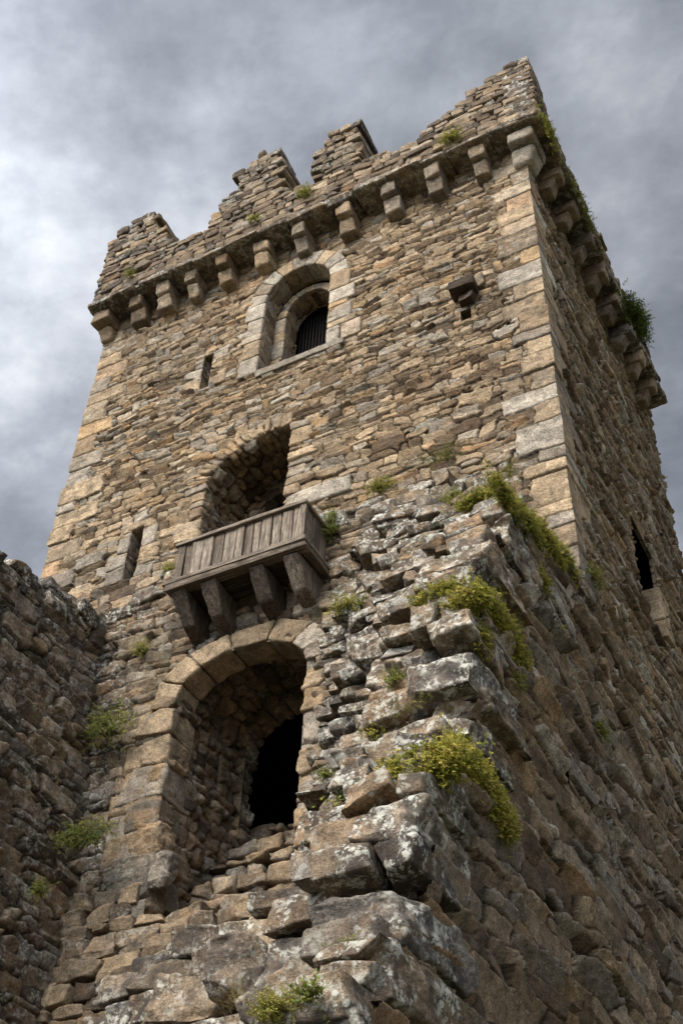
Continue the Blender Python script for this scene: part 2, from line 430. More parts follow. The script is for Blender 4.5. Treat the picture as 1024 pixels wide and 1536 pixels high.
class Blocks:
    def __init__(s, seed=0): s.c = []; s.a = []; s.r = []; s.rg = []; s.rng = np.random.default_rng(seed)
    def hexa(s, corners, rnd=None, age=0.5, r=0.025, rough=0.012):
        s.c.append(np.array(corners, float)); s.a.append((s.rng.random() if rnd is None else rnd, age, 1.0, s.rng.random())); s.r.append(r); s.rg.append(rough)
    def box(s, x0, x1, y0, y1, z0, z1, jit=0.02, yaw=0.0, **kw):
        c = np.array([(x0+x1)/2, (y0+y1)/2, (z0+z1)/2]); h = np.array([x1-x0, y1-y0, z1-z0])/2
        C = SG*h
        if yaw:
            ca, sa = math.cos(yaw), math.sin(yaw); C = np.stack([C[:, 0]*ca-C[:, 1]*sa, C[:, 0]*sa+C[:, 1]*ca, C[:, 2]], 1)
        C = C+s.rng.normal(0, 1, (8, 3))*np.minimum(h, jit)*0.8
        s.hexa(C+c, **kw)
    def build(s, n=8, freq=6.0, seed=3, chip=0.0, facets=0):
        T, F = template(n); C = np.array(s.c); B = len(C)
        W = np.stack([np.prod((1+SG[k]*T)/2, axis=1) for k in range(8)], 1)
        ext = np.stack([np.linalg.norm(C[:, 4]-C[:, 0], axis=1), np.linalg.norm(C[:, 2]-C[:, 0], axis=1), np.linalg.norm(C[:, 1]-C[:, 0], axis=1)], 1)/2+1e-3
        r = np.minimum(np.array(s.r)[:, None], ext.min(1, keepdims=True)*0.8)
        Th = T[None]*ext[:, None]; q = np.clip(Th, -(ext-r)[:, None], (ext-r)[:, None]); d = Th-q
        dn = d/(np.linalg.norm(d, axis=2, keepdims=True)+1e-9); p = (q+dn*r[:, None])/ext[:, None]
        fr_ = np.random.default_rng(seed*7+B)
        for _ in range(facets):
            nn = fr_.normal(0, 1, (B, 3)); nn /= np.abs(nn).sum(1, keepdims=True); tt = fr_.uniform(0.70, 0.97, B)
            ex = np.clip((p*nn[:, None]).sum(2)-tt[:, None], 0, 9); p = p-(nn/(nn**2).sum(1, keepdims=True))[:, None]*ex[..., None]*0.9
        W = np.stack([np.prod((1+SG[k]*p)/2, axis=2) for k in range(8)], 2)
        P = np.einsum('bnk,bkd->bnd', W, C)
        rg = np.array(s.rg)[:, None]
        off = np.arange(B)[:, None]*np.array([[7.31, 3.17, 1.93]])
        n1 = fbm(P*freq+off[:, None], 4, seed, 0.55)
        n2 = 1-2*np.abs(fbm(P*np.array([freq*.5, freq*.5, freq*1.4])+off[:, None]+9, 3, seed+20))
        P = P+dn*(rg*(n1+0.6*n2))[..., None]
        if chip:
            n3 = vnoise(P*freq*0.45+off[:, None]*2, seed+50); P = P-dn*(np.clip(n3-0.15, 0, 1)*chip)[..., None]
        A = np.repeat(np.array(s.a)[:, None], P.shape[1], 1)
        FF = (F[None]+(np.arange(B)*len(T))[:, None, None]).reshape(-1, 4)
        return P.reshape(-1, 3), A.reshape(-1, 4), FF
def join(*parts):
    V, A, F, o = [], [], [], 0
    for v, a, f in parts:
        V.append(v); A.append(a); F.append(f+o); o += len(v)
    return np.concatenate(V), np.concatenate(A), np.concatenate(F)
def put(name, vaf, parent=None, mat='stone', **kw):
    v, a, f = vaf; return mesh_obj(name, v, f, a, mat, parent, **kw)

XL, XR, YF, YB = -10.66, -2.68, 10.0, 16.5     # tower plan
ZC = 17.35                                     # underside of the corbels
rng = np.random.default_rng(11); random.seed(5)

# ================================================================== ground
o = mesh_obj('ground', [(-600, -600, 0), (600, -600, 0), (600, 600, 0), (-600, 600, 0)], [(0, 1, 2, 3)], None, 'soil', origin=np.array([0, 0, 0.]))
o.location = (0, 0, -1.6); tag(o, kind='structure')

# ================================================================== tower
tower = thing('stone_tower', ((XL+XR)/2, YF, -1.6), 'tall square ruined castle tower of tan rubble stone with broken battlements', 'tower')

# quoins: one list of courses shared by both faces of a corner
qz = [8.9]
while qz[-1] < ZC+0.6: qz.append(qz[-1]+rng.choice([0.2, 0.3, 0.34, 0.42, 0.5], p=[.2, .25, .25, .2, .1]))
qz = np.array(qz); nq = len(qz)
q_len = rng.uniform(0.26, 0.50, nq)+np.where(np.arange(nq) % 2, 0.0, 0.34)*rng.uniform(0.4, 1.0, nq)
q_side = rng.uniform(0.30, 0.5, nq)+np.where(np.arange(nq) % 2, 0.35, 0.0)
q_rnd = rng.choice([0.5, 0.58, 0.72, 0.80, 0.86, 0.98, 0.3, 0.92], nq, p=[.18, .18, .2, .12, .08, .06, .14, .04]); q_out = rng.normal(0.018, 0.010, nq)
q_age = np.clip(rng.normal(0.30, 0.18, nq), 0, 0.7)
ql_len = rng.uniform(0.3, 0.5, nq)+np.where(np.arange(nq) % 2, 0.3, 0.0); ql_rnd = rng.permutation(q_rnd)
def quoin_cells(s, z, P, lens, rn):
    zw = z+0.014*fbm(P*np.array([6, 6, 3.]), 2, 77)
    k = np.clip(np.searchsorted(qz, zw)-1, 0, nq-2)
    L = lens[k]+0.03*fbm(P*np.array([5, 5, 9.]), 2, 78)
    e = np.minimum(np.minimum(zw-qz[k], qz[k+1]-zw), L-s)
    t_ = np.clip(e/0.022, 0, 1); pr = 1-(1-t_)**2
    h = 0.045*(np.maximum(pr, 0.35)-1)+q_out[k]+0.006*fbm(P*12, 4, 79)
    return dict(**{'in': (s < L) & (z > qz[0])}, h=h, mk=sst(pr, 0.3, 0.6), rnd=rn[k], age=q_age[k])

win_x0, win_x1, win_z0, win_zs, win_zt = -7.27, -6.07, 14.86, 16.62, 17.24
a2_x0, a2_x1, a2_z0, a2_zs, a2_zt = -7.9, -6.54, 10.9, 12.55, 13.35
def hole_half(u, v):     # the arch behind the balcony: its vault leans to one side
    a = (a2_x1-a2_x0); dx = np.clip(a2_x1-0.35-u, 0, 9)/(a-0.35); dz = np.maximum(v-a2_zs, 0)/(a2_zt-a2_zs)
    el = (np.sqrt(dx**2+dz**2)-1)*0.7
    s_ = np.where(v > a2_zs, el, a2_x0-u)
    return np.maximum(np.maximum(s_, u-a2_x1), a2_z0-v)
front_holes = [hole_arch(win_x0, win_x1, win_z0, win_zs, win_zt), hole_half,
               hole_rect(-9.12, -8.90, 11.33, 12.28), hole_rect(-8.35, -8.18, 15.02, 15.86),
               hole_rect(-3.86, -3.66, 14.82, 15.06), hole_rect(-3.90, -3.74, 14.20, 14.42), hole_rect(-7.9, -5.3, 8.0, 9.75)]
def size_front(u, v): return (0.24, 0.092) if v > 12.5 else (0.29, 0.115)
def place_front(U, V):
    P = np.stack([U, np.full_like(U, YF), V], -1); N = np.zeros_like(P); N[..., 1] = -1
    N[..., 0] = np.clip(1-(XR-U)/0.05, 0, 1)-np.clip(1-(U-XL)/0.05, 0, 1)
    return P, N
def age_front(U, V):
    return 0.08+0.16*sst(V, 15.5, 17.3)+0.35*sst(V, 12.3, 10.0)+0.35*sst(U+0.6*fbm(np.stack([U, V, V*0], -1)*1.3, 3, 5), -4.6, -3.4)*sst(V, 13.2, 11.2)
def quoin_front(U, V, P):
    a = quoin_cells(XR-U, V, P, q_len, q_rnd); b_ = quoin_cells(U-XL, V, P, ql_len, ql_rnd)
    left = U < (XL+XR)/2
    return {k: np.where(left, b_[k], a[k]) for k in a}
us = spaced(XL, XR, 0.0135, 0.0115); us[-1] = XR
vs = spaced(8.6, 18.4, 0.0105, 0.013)
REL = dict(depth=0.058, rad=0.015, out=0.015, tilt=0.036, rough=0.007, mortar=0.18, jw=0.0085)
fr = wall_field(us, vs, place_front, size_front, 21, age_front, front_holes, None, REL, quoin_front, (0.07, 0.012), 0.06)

# the side face: one pattern for the tower and for the ruined wall that runs on towards the viewer
def place_side(U, V):
    P = np.stack([np.full_like(U, XR), U, V], -1); N = np.zeros_like(P); N[..., 0] = 1
    N[..., 1] = -np.clip(1-(U-YF)/0.05, 0, 1)*(U >= YF-1e-6)*(V > qz[0])
    return P, N
def size_side(u, v):
    k = 0.80-0.42*float(np.clip((v-4.0)/6.0, 0, 1)); return (0.26+0.36*k, 0.012+0.172*k)
def age_side(U, V):
    return 0.26+0.16*sst(V, 9.5, 5.0)+0.32*sst(U-0.9*V, 3.2, 0.6)*sst(V, 9.0, 7.5)+0.18*fbm(np.stack([U, V, V*0], -1)*0.5, 3, 8)
side_holes = [hole_rect(12.95, 14.15, 10.90, 12.65), hole_rect(10.12, 10.30, 8.02, 8.26), hole_rect(13.5, 13.75, 10.1, 10.45), hole_rect(12.6, 12.8, 14.9, 15.15), hole_rect(8.6, 8.8, 5.7, 5.85)]
def quoin_side(U, V, P):
    a = quoin_cells(U-YF, V, P, q_side, q_rnd); a['in'] = a['in'] & (U >= YF-1e-6); return a
usd = np.concatenate([spaced(3.0, 10.0, 0.015, 0.017)[:-1], [10.0], spaced(10.0, YB, 0.018, 0.045)[1:]]); usd = usd[(usd < 9.99) | (usd >= 10.0)]
iy = int(np.argmin(np.abs(usd-10.0))); usd[-1] = YB
vsd = np.concatenate([spaced(-1.6, 2.0, 0.07, 0.05)[:-1], spaced(2.0, 18.4, 0.013, 0.022)])
# corner line of the ruined end: y as a function of z
CZ = np.array([-1.6, 0.5, 2.43, 2.8, 3.3, 3.84, 4.45, 5.05, 5.4, 5.9, 6.7, 7.4, 8.2, 8.6, 9.0])
CYY = np.array([3.6, 4.3, 5.0, 5.26, 5.60, 5.75, 6.03, 6.50, 6.55, 6.58, 6.94, 7.35, 7.74, 8.9, 10.0])
def ycorner(z): return np.interp(z, CZ, CYY)
def side_mask(u, v):
    return ((u > 10.0) | ((v < 9.0) & (u > ycorner(v)+0.22)))
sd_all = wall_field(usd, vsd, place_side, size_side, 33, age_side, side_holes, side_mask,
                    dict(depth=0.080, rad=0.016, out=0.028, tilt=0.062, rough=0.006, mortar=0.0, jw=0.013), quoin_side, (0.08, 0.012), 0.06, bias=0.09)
V_, A_, F_ = sd_all
cen = V_[F_].mean(1)[:, 1]
sd_tower = cull(V_, A_, F_[cen > 10.0]); sd_stub = cull(V_, A_, F_[cen <= 10.0])

def plain_sheet(corners, n=24, age=0.6, seed=4):
    """unseen faces: coarse displaced quad; corners p00,p10,p11,p01"""
    a = np.linspace(0, 1, n); S, T_ = np.meshgrid(a, a, indexing='ij'); c = [np.array(q, float) for q in corners]
    P = (1-S)[..., None]*((1-T_)[..., None]*c[0]+T_[..., None]*c[3])+S[..., None]*((1-T_)[..., None]*c[1]+T_[..., None]*c[2])
    A = np.stack([0.4+0.3*vnoise(P*3, seed), np.full_like(S, age), np.ones_like(S), S*0], -1)
    return P.reshape(-1, 3), A.reshape(-1, 4), grid_faces(n, n).reshape(-1, 4)
shell = [plain_sheet([(XL, YF, -1.6), (XL, YB, -1.6), (XL, YB, 18.4), (XL, YF, 18.4)]),
         plain_sheet([(XR, YB, -1.6), (XL, YB, -1.6), (XL, YB, 18.4), (XR, YB, 18.4)]),
         plain_sheet([(XL, YF, 18.3), (XR, YF, 18.3), (XR, YB, 18.3), (XL, YB, 18.3)]),
         plain_sheet([(XL, YF, -1.6), (XR, YF, -1.6), (XR, YF, 5.6), (XL, YF, 5.6)]),
         plain_sheet([(XL, YF, 5.6), (-7.9, YF, 5.6), (-7.9, YF, 8.7), (XL, YF, 8.7)]),
         plain_sheet([(-5.2, YF, 5.6), (XR, YF, 5.6), (XR, YF, 8.7), (-5.2, YF, 8.7)])]
put('wall', join(fr, sd_tower, *shell), tower)
def shade_sheet(c):  # added liner sheets, coloured near black to stand in for interior darkness
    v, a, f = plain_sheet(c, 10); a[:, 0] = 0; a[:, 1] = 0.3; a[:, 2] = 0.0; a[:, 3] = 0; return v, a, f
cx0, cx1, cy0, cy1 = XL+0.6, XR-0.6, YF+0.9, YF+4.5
put('shade_liner', join(shade_sheet([(cx0, cy1, 5), (cx1, cy1, 5), (cx1, cy1, 18.2), (cx0, cy1, 18.2)]), shade_sheet([(cx0, cy0, 5), (cx0, cy1, 5), (cx0, cy1, 18.2), (cx0, cy0, 18.2)]),
    shade_sheet([(cx1, cy0, 5), (cx1, cy1, 5), (cx1, cy1, 18.2), (cx1, cy0, 18.2)]), shade_sheet([(cx0, cy0, 18.2), (cx1, cy0, 18.2), (cx1, cy1, 18.2), (cx0, cy1, 18.2)]),
    shade_sheet([(cx0, cy0, 14.2), (cx1, cy0, 14.2), (cx1, cy1, 14.2), (cx0, cy1, 14.2)]), shade_sheet([(cx0, cy0, 10.4), (cx1, cy0, 10.4), (cx1, cy1, 10.4), (cx0, cy1, 10.4)])), tower)

# reveals -----------------------------------------------------------
def arch_path(x0, x1, z0, zs, zt, n=26):
    cx, a = (x0+x1)/2, (x1-x0)/2
    pts = [(x0, z0), (x0, zs)]+[(cx-a*math.cos(t_), zs+(zt-zs)*math.sin(t_)) for t_ in np.linspace(0, math.pi, n)[1:-1]]+[(x1, zs), (x1, z0)]
    return np.array(pts)
def reveal(path, y0, y1, size, seed, age, step=0.022, rel=None, axis='y', xwall=None, taper=0.0):
    """lining of an opening: path in (x,z) for a front wall, (y,z) for the side wall"""
    d = np.linalg.norm(np.diff(path, axis=0), axis=1); s = np.concatenate([[0], np.cumsum(d)])
    us_ = np.linspace(0, s[-1], int(s[-1]/step)+2); vs_ = np.linspace(y0, y1, max(3, int(abs(y1-y0)/step)+2))
    px_ = np.interp(us_, s, path[:, 0]); pz_ = np.interp(us_, s, path[:, 1])
    tx = np.gradient(px_); tz = np.gradient(pz_); L = np.hypot(tx, tz)+1e-9
    nx, nz = tz/L, -tx/L                          # towards the inside of the opening (path runs left, over, right)
    def place(U, V):
        i = np.clip(np.round(U/(us_[1]-us_[0])).astype(int), 0, len(us_)-1)
        k = taper*(V-y0)
        X = px_[i]+nx[i]*k; Z = pz_[i]+nz[i]*k
        if axis == 'y':
            return np.stack([X, V, Z], -1), np.stack([nx[i], nx[i]*0, nz[i]], -1)
        return np.stack([V, X, Z], -1), np.stack([nx[i]*0, nx[i], nz[i]], -1)
    return wall_field(us_, vs_, place, size, seed, lambda U, V: U*0+age, rel=rel or REL, ends=lambda U, V: sst(np.abs(V-y0), 0, 0.05))

# upper window
wsz = lambda u, v: (0.26, 0.30)
WREL = dict(depth=0.03, rad=0.016, out=0.004, tilt=0.004, rough=0.004, mortar=0.3)
w_rev1 = reveal(arch_path(win_x0, win_x1, win_z0, win_zs, win_zt), YF, YF+0.34, lambda u, v: (0.3, 0.4), 41, 0.25, rel=WREL)
in_x0, in_x1, in_zs, in_zt = win_x0+0.19, win_x1-0.17, win_zs-0.04, win_zt-0.20
w_rev2 = reveal(arch_path(in_x0, in_x1, win_z0, in_zs, in_zt), YF+0.34, YF+0.72, lambda u, v: (0.28, 0.42), 42, 0.3, rel=WREL)
window = put('window', join(w_rev1, w_rev2), tower)
def ring(B, f_in, f_out, t0, t1, n, y0, y1, rnds=None, age=0.2, r=0.018, rough=0.006, gap=0.006):
    ts = np.linspace(t0, t1, n+1)
    for k in range(n):
        a, b_ = ts[k]+gap, ts[k+1]-gap
        C = []
        for sx in (a, b_):
            for sy in (y0, y1):
                for f in (f_in, f_out):
                    x, z = f(sx); C.append((x, sy, z))
        B.hexa(C, rnd=None if rnds is None else rnds[k % len(rnds)], age=age+0.1*B.rng.normal(), r=r, rough=rough)
def ell(cx, zs, a, b_): return lambda t_: (cx-a*math.cos(t_), zs+b_*math.sin(t_))
wcx = (win_x0+win_x1)/2; wa = (win_x1-win_x0)/2
B = Blocks(4)
ring(B, ell(wcx, win_zs, wa, win_zt-win_zs), ell(wcx, win_zs, wa+0.33, win_zt-win_zs+0.32), 0.0, math.pi, 9, YF-0.045, YF+0.30, [0.78, 0.70, 0.82, 0.55, 0.75, 0.80, 0.62, 0.78, 0.83])
z = win_z0-0.02; k = 0
for hgt, wl, rn in [(0.42, .34, .78), (0.40, .30, .60), (0.16, .36, .84), (0.42, .28, .76), (0.40, .34, .80)]:
    B.box(win_x0-wl, win_x0-0.002, YF-0.042, YF+0.3, z+0.006, z+hgt-0.006, jit=0.008, rnd=rn, age=0.2, r=0.016, rough=0.005); z += hgt
z = win_z0-0.02
for hgt, wl, rn in [(0.38, .22, .79), (0.14, .50, .88), (0.36, .42, .78), (0.13, .34, .92), (0.34, .44, .82), (0.44, .36, .55)]:
    B.box(win_x1+0.002, win_x1+wl, YF-0.042, YF+0.3, z+0.006, z+hgt-0.006, jit=0.008, rnd=rn, age=0.2, r=0.016, rough=0.005); z += hgt
B.box(win_x1+0.24, win_x1+0.58, YF-0.042, YF+0.3, win_z0, win_z0+0.36, jit=0.008, rnd=0.99, age=0.1, r=0.016, rough=0.005)
put('surround', B.build(9, 9), window)
B = Blocks(5)
ring(B, ell(wcx+0.01, in_zs, (in_x1-in_x0)/2-0.002, in_zt-in_zs), ell(wcx, in_zs, wa-0.015, win_zt-win_zs-0.02), 0.0, math.pi, 9, YF+0.325, YF+0.40, [0.5, 0.75, 0.6, 0.8], 0.25, 0.012, 0.004)
z = win_z0
for k, hgt in enumerate([0.36, 0.3, 0.42, 0.24, 0.38]):
    B.box(win_x0-0.02, in_x0+0.003, YF+0.325, YF+0.5, z+0.005, z+hgt-0.005, jit=0.006, rnd=[.8, .5, .75, .6, .78][k], age=0.25, r=0.014, rough=0.005)
    B.box(in_x1-0.003, win_x1+0.02, YF+0.325, YF+0.5, z+0.005, z+hgt-0.005, jit=0.006, rnd=[.6, .7, .5, .8, .78][k], age=0.25, r=0.014, rough=0.005); z += hgt
put('inner_arch', B.build(8, 9), window)
B = Blocks(6); B.box(win_x0-0.02, win_x1+0.30, YF-0.05, YF+0.75, win_z0-0.12, win_z0+0.004, jit=0.006, rnd=0.78, age=0.25, r=0.014, rough=0.005)
put('sill', B.build(20, 9), window)
def bars(lst, r):
    V, F = [], []
    for a, b_ in lst:
        a = np.array(a, float); b_ = np.array(b_, float); d = unit(b_-a); n_ = unit(np.cross(d, (0.3, 0.9, 0.2))); m_ = np.cross(d, n_)
        o_ = len(V)
        for e in (a, b_):
            for k in range(6): V.append(e+r*(n_*math.cos(k*math.pi/3)+m_*math.sin(k*math.pi/3)))
        for k in range(6): F.append((o_+k, o_+(k+1) % 6, o_+6+(k+1) % 6, o_+6+k))
    return np.array(V), np.array(F)
L_ = [((x, YF+0.76, win_z0), (x, YF+0.76, in_zt)) for x in np.arange(in_x0+0.04, in_x1, 0.06)]
L_ += [((in_x0-0.02, YF+0.77, z), (in_x1+0.02, YF+0.77, z)) for z in np.arange(win_z0+0.06, in_zt-0.1, 0.06)]
v, f = bars(L_, 0.0045); mesh_obj('grate', v, f, None, 'iron', window)
v, f = bars([((in_x0+0.05, YF+0.2, win_z0), (in_x0+0.06, YF+0.2, win_z0+0.42)), ((in_x0+0.06, YF+0.2, win_z0+0.42), (in_x0+0.30, YF+0.34, win_z0+0.02))], 0.012)
mesh_obj('iron_stay', v, f, None, 'iron', window)
v, f = bars([((in_x0-0.14, YF+0.26, win_zs-0.02), (in_x0+0.03, YF+0.22, win_zs+0.06))], 0.012)
mesh_obj('iron_hook', v, f, None, 'iron', window)

# arch behind the balcony
th = np.linspace(0, math.pi/2, 20); aw = a2_x1-a2_x0-0.35
path2 = np.array([(a2_x0, a2_z0), (a2_x0, a2_zs)]+[(a2_x1-0.35-aw*math.cos(t_), a2_zs+(a2_zt-a2_zs)*math.sin(t_)) for t_ in th[1:]]+[(a2_x1-0.04, a2_zt), (a2_x1, a2_zt-0.04), (a2_x1, a2_z0)])
rev = reveal(path2, YF, YF+0.95, lambda u, v: (0.17, 0.30), 51, 0.35, rel=dict(depth=0.07, rad=0.03, out=0.03, tilt=0.03, rough=0.016, mortar=0.3))
inner = lambda u, v: hole_arch(-7.62, -6.3, 10.5, 12.75, 13.15)(u, v)
def place_plane(y): return lambda U, V: (np.stack([U, U*0+y, V], -1), np.stack([U*0, U*0-1, U*0], -1))
inw = wall_field(spaced(-8.1, -6.3, .025, .025), spaced(10.6, 13.6, .025, .025), place_plane(YF+0.95), lambda u, v: (0.28, 0.14), 52, lambda U, V: U*0+0.35, [inner], None, REL)
inr = reveal(arch_path(-7.62, -6.3, 10.9, 12.75, 13.15), YF+0.95, YF+1.5, lambda u, v: (0.2, 0.3), 53, 0.4)
op = put('doorway', join(rev, inw, inr), tower)
tag(op, label='rubble arched doorway behind the timber balcony')
B = Blocks(7)
ts = np.linspace(0.1, 1.0, 14)*math.pi/2
for a, b_ in zip(ts[:-1], ts[1:]):
    C = []
    for t_ in (a+0.008, b_-0.008):
        for y_ in (YF-0.03+0.02*B.rng.normal(), YF+0.35):
            for rr in (0.0, 0.24+0.04*B.rng.random()):
                C.append((a2_x1-0.35-(aw+rr)*math.cos(t_), y_, a2_zs+(a2_zt-a2_zs+rr)*math.sin(t_)))
    B.hexa(C, age=0.25, rnd=B.rng.uniform(0.2, 0.8), r=0.03, rough=0.014)
for k in range(2):
    B.box(a2_x1-0.34+k*0.17, a2_x1-0.175+k*0.17, YF-0.03, YF+0.35, a2_zt+0.0, a2_zt+0.26, age=0.25, rnd=0.4, r=0.03, rough=0.014)
z = 10.9
while z < a2_zs+0.1:
    hgt = B.rng.uniform(0.11, 0.24)
    B.box(a2_x0-B.rng.uniform(0.18, 0.45), a2_x0+0.01, YF-0.03, YF+0.35, z, z+hgt-0.012, jit=0.02, age=0.25, rnd=B.rng.uniform(0.2, 0.75), r=0.028, rough=0.012); z += hgt
z = 10.9
while z < a2_zt-0.05:
    hgt = B.rng.uniform(0.11, 0.24)
    B.box(a2_x1-0.01, a2_x1+B.rng.uniform(0.18, 0.45), YF-0.03, YF+0.35, z, z+hgt-0.012, jit=0.02, age=0.25, rnd=B.rng.uniform(0.2, 0.75), r=0.028, rough=0.012); z += hgt
B.box(-6.52, -5.55, YF-0.03, YF+0.3, 11.55, 11.86, jit=0.01, age=0.1, rnd=0.8, r=0.02, rough=0.006)
put('arch_stones', B.build(8, 8), op)

# slits and sockets
def rect_path(x0, x1, z0, z1): return np.array([(x0, z0), (x0, z1), (x1, z1), (x1, z0), (x0, z0)])
def slit(name, x0, x1, z0, z1, depth, seed, label=None, jamb=True):
    rv = reveal(rect_path(x0, x1, z0, z1), YF, YF+depth, lambda u, v: (0.24, 0.3), seed, 0.3, rel=WREL)
    B = Blocks(seed)
    if jamb:
        z = z0-0.02
        while z < z1-0.02:
            hgt = min(B.rng.uniform(0.2, 0.42), z1-z+0.05); wl = B.rng.uniform(0.16, 0.34); wr = B.rng.uniform(0.16, 0.34)
            B.box(x0-wl, x0-0.002, YF-0.014, YF+0.2, z+0.006, z+hgt-0.006, jit=0.008, rnd=B.rng.choice([.5, .4, .75, .82]), age=0.2, r=0.018, rough=0.007)
            B.box(x1+0.002, x1+wr, YF-0.014, YF+0.2, z+0.006, z+hgt-0.006, jit=0.008, rnd=B.rng.choice([.5, .4, .75, .82]), age=0.2, r=0.018, rough=0.007); z += hgt
        B.box(x0-0.12, x1+0.14, YF-0.014, YF+0.2, z1+0.004, z1+0.13, jit=0.01, rnd=0.6, age=0.2, r=0.02, rough=0.008)
        rv = join(rv, B.build(8, 9))
    o = put(name, rv, tower)
    if label: tag(o, label)
    return o
slit('arrow_slit', -9.12, -8.90, 11.33, 12.28, 0.6, 61, 'taller arrow slit left of the balcony')
slit('arrow_slit', -8.35, -8.18, 15.02, 15.86, 0.6, 62, 'short arrow slit left of the arched window')
B = Blocks(8)
B.box(-3.96, -3.60, YF-0.27, YF+0.12, 14.66, 14.80, jit=0.02, rnd=0.0, age=0.35, r=0.012, rough=0.008)
B.box(-3.86, -3.66, YF-0.14, YF+0.12, 14.47, 14.66, jit=0.02, rnd=0.0, age=0.35, r=0.012, rough=0.008)
B.box(-3.62, -3.52, YF-0.06, YF+0.12, 14.78, 15.10, jit=0.02, rnd=0.3, age=0.5, r=0.02, rough=0.012)
rv = reveal(rect_path(-3.86, -3.66, 14.82, 15.06), YF, YF+0.5, wsz, 63, 0.6, rel=WREL)
rv2 = reveal(rect_path(-3.90, -3.74, 14.20, 14.42), YF, YF+0.5, wsz, 64, 0.6, rel=WREL)
tag(put('drain_spout', join(rv, rv2, B.build(12, 8, chip=0.03)), tower), 'projecting stone spout under a square socket')
def side_open(name, y0, y1, z0, z1, depth, seed, age=0.5, label=None):
    rv = reveal(np.array([(y0, z0), (y0, z1), (y1, z1), (y1, z0), (y0, z0)]), XR, XR-depth, lambda u, v: (0.24, 0.28), seed, age, axis='x', rel=WREL)
    o = put(name, rv, tower); 
    if label: tag(o, label)
    return o
side_open('arrow_slit', 12.95, 14.15, 10.90, 12.65, 0.06, 65, 0.35, 'tall narrow window in the shaded side of the tower')
side_open('wall_socket', 13.5, 13.75, 10.1, 10.45, 0.5, 66)
side_open('wall_socket', 10.12, 10.30, 8.02, 8.26, 0.5, 67)
side_open('wall_socket', 12.6, 12.8, 14.9, 15.15, 0.5, 68)
B = Blocks(9)
z = 11.1
while z < 11.95:
    hgt = B.rng.uniform(0.2, 0.36); B.box(XR-0.45, XR+0.035, 14.08, 14.08+B.rng.uniform(0.3, 0.5), z+0.006, z+hgt-0.006, jit=0.01, rnd=B.rng.choice([.4, .55, .82]), age=0.2, r=0.012, rough=0.005); z += hgt
put('window_jamb', B.build(9, 8), tower)

# corbels -----------------------------------------------------------
PY = 9.52            # outer face of the front parapet
PX = -2.28           # outer face of the side parapet
corb = [-9.83, -9.24, -8.67, -8.02, -7.29, -6.55, -5.72, -4.88, -4.12, -3.36]
def corbel_blocks(seed, x, front=True, wd=0.25):
    B = Blocks(seed); r = B.rng
    hw = wd/2*r.uniform(0.85, 1.15); rn = r.choice([.3, .45, .55, .7]); ag = r.uniform(0.25, 0.6)
    def bx(o0, z0, z1, slope):
        C = []
        for sx in (-hw, hw):
            for d in (o0, -0.15):
                for z in (z0, z1):
                    dd = d-(slope if (z == z0 and d == o0) else 0)
                    C.append((x+sx, YF-dd, z) if front else (XR+dd, x+sx, z))
        C = np.array(C)
        if not front: C = C[[4, 5, 6, 7, 0, 1, 2, 3]][:, :]     # keep the winding outwards
        C += r.normal(0, 0.012, C.shape)
        B.hexa(C, rnd=rn, age=ag, r=0.03, rough=0.010)
    bx(0.41+r.uniform(-.03, .03), 17.71, 17.965, 0.03); bx(0.30+r.uniform(-.03, .03), 17.45+r.uniform(-.03, .02), 17.695, 0.10)
    return B.build(11, 8, chip=0.035)
def fix(vaf, flip):
    v, a, f = vaf; return (v, a, f[:, ::-1]) if flip else vaf
for i, x in enumerate(corb): put('corbel', corbel_blocks(100+i, x), tower)
sy = 10.62; i = 0
while sy < 15.9:
    put('corbel', corbel_blocks(130+i, sy, False), tower); sy += 0.69; i += 1
for name, x0, sgn in (('corner_corbel', XR, 1), ('corner_corbel', XL, -1)):
    B = Blocks(150 if sgn > 0 else 151); rn = 0.80 if sgn > 0 else 0.45
    a, b_ = (x0-0.18, x0+0.25) if sgn > 0 else (x0-0.08, x0+0.26)
    B.box(a, b_, YF-0.36, YF+0.25, 17.70, 17.965, jit=0.02, rnd=rn, age=0.15, r=0.045, rough=0.010)
    C = []
    for sx in (0, 1):
        for y_ in (0, 1):
            for z_ in (17.42, 17.69):
                e = 0.22 if z_ > 17.5 else 0.09
                X = (x0-0.18, x0+e)[sx] if sgn > 0 else (x0-e*0.3, x0+0.24)[sx]
                C.append((X, (YF-e, YF+0.25)[y_], z_))
    B.hexa(C, rnd=rn, age=0.15, r=0.06, rough=0.010)
    tag(put(name, B.build(12, 7, chip=0.03), tower), 'rounded corbel under the nearer corner' if sgn > 0 else 'rounded corbel under the farther front corner')

# parapet -----------------------------------------------------------
prof_x = np.array([-10.80, -10.76, -10.74, -10.66, -10.48, -9.72, -9.55, -9.20, -8.50, -8.36, -8.34, -8.14, -8.10, -7.96, -7.94, -7.52, -7.48, -6.98, -6.96, -6.25, -6.24, -6.20, -5.86, -5.42, -5.38, -4.99, -4.98, -4.42, -4.40, -4.28, -4.27, -3.54, -3.52, -2.80, -2.28])
prof_z = np.array([18.9, 19.4, 19.9, 20.35, 20.62, 20.52, 19.8, 19.10, 19.02, 19.05, 19.42, 19.50, 19.82, 19.95, 20.50, 20.78, 20.80, 20.66, 18.98, 18.93, 19.6, 20.15, 20.36, 20.28, 18.92, 18.96, 18.86, 18.78, 18.95, 19.02, 19.16, 19.22, 19.58, 19.80, 20.00])
side_y = np.array([9.5, 9.7, 9.9, 10.3, 10.9, 11.5, 12.2, 12.9, 13.5, 14.3, 15.0, 15.6, 16.1])
side_z = np.array([20.0, 19.8, 19.3, 18.95, 18.85, 19.0, 18.8, 18.95, 18.8, 19.0, 18.85, 18.6, 18.35])
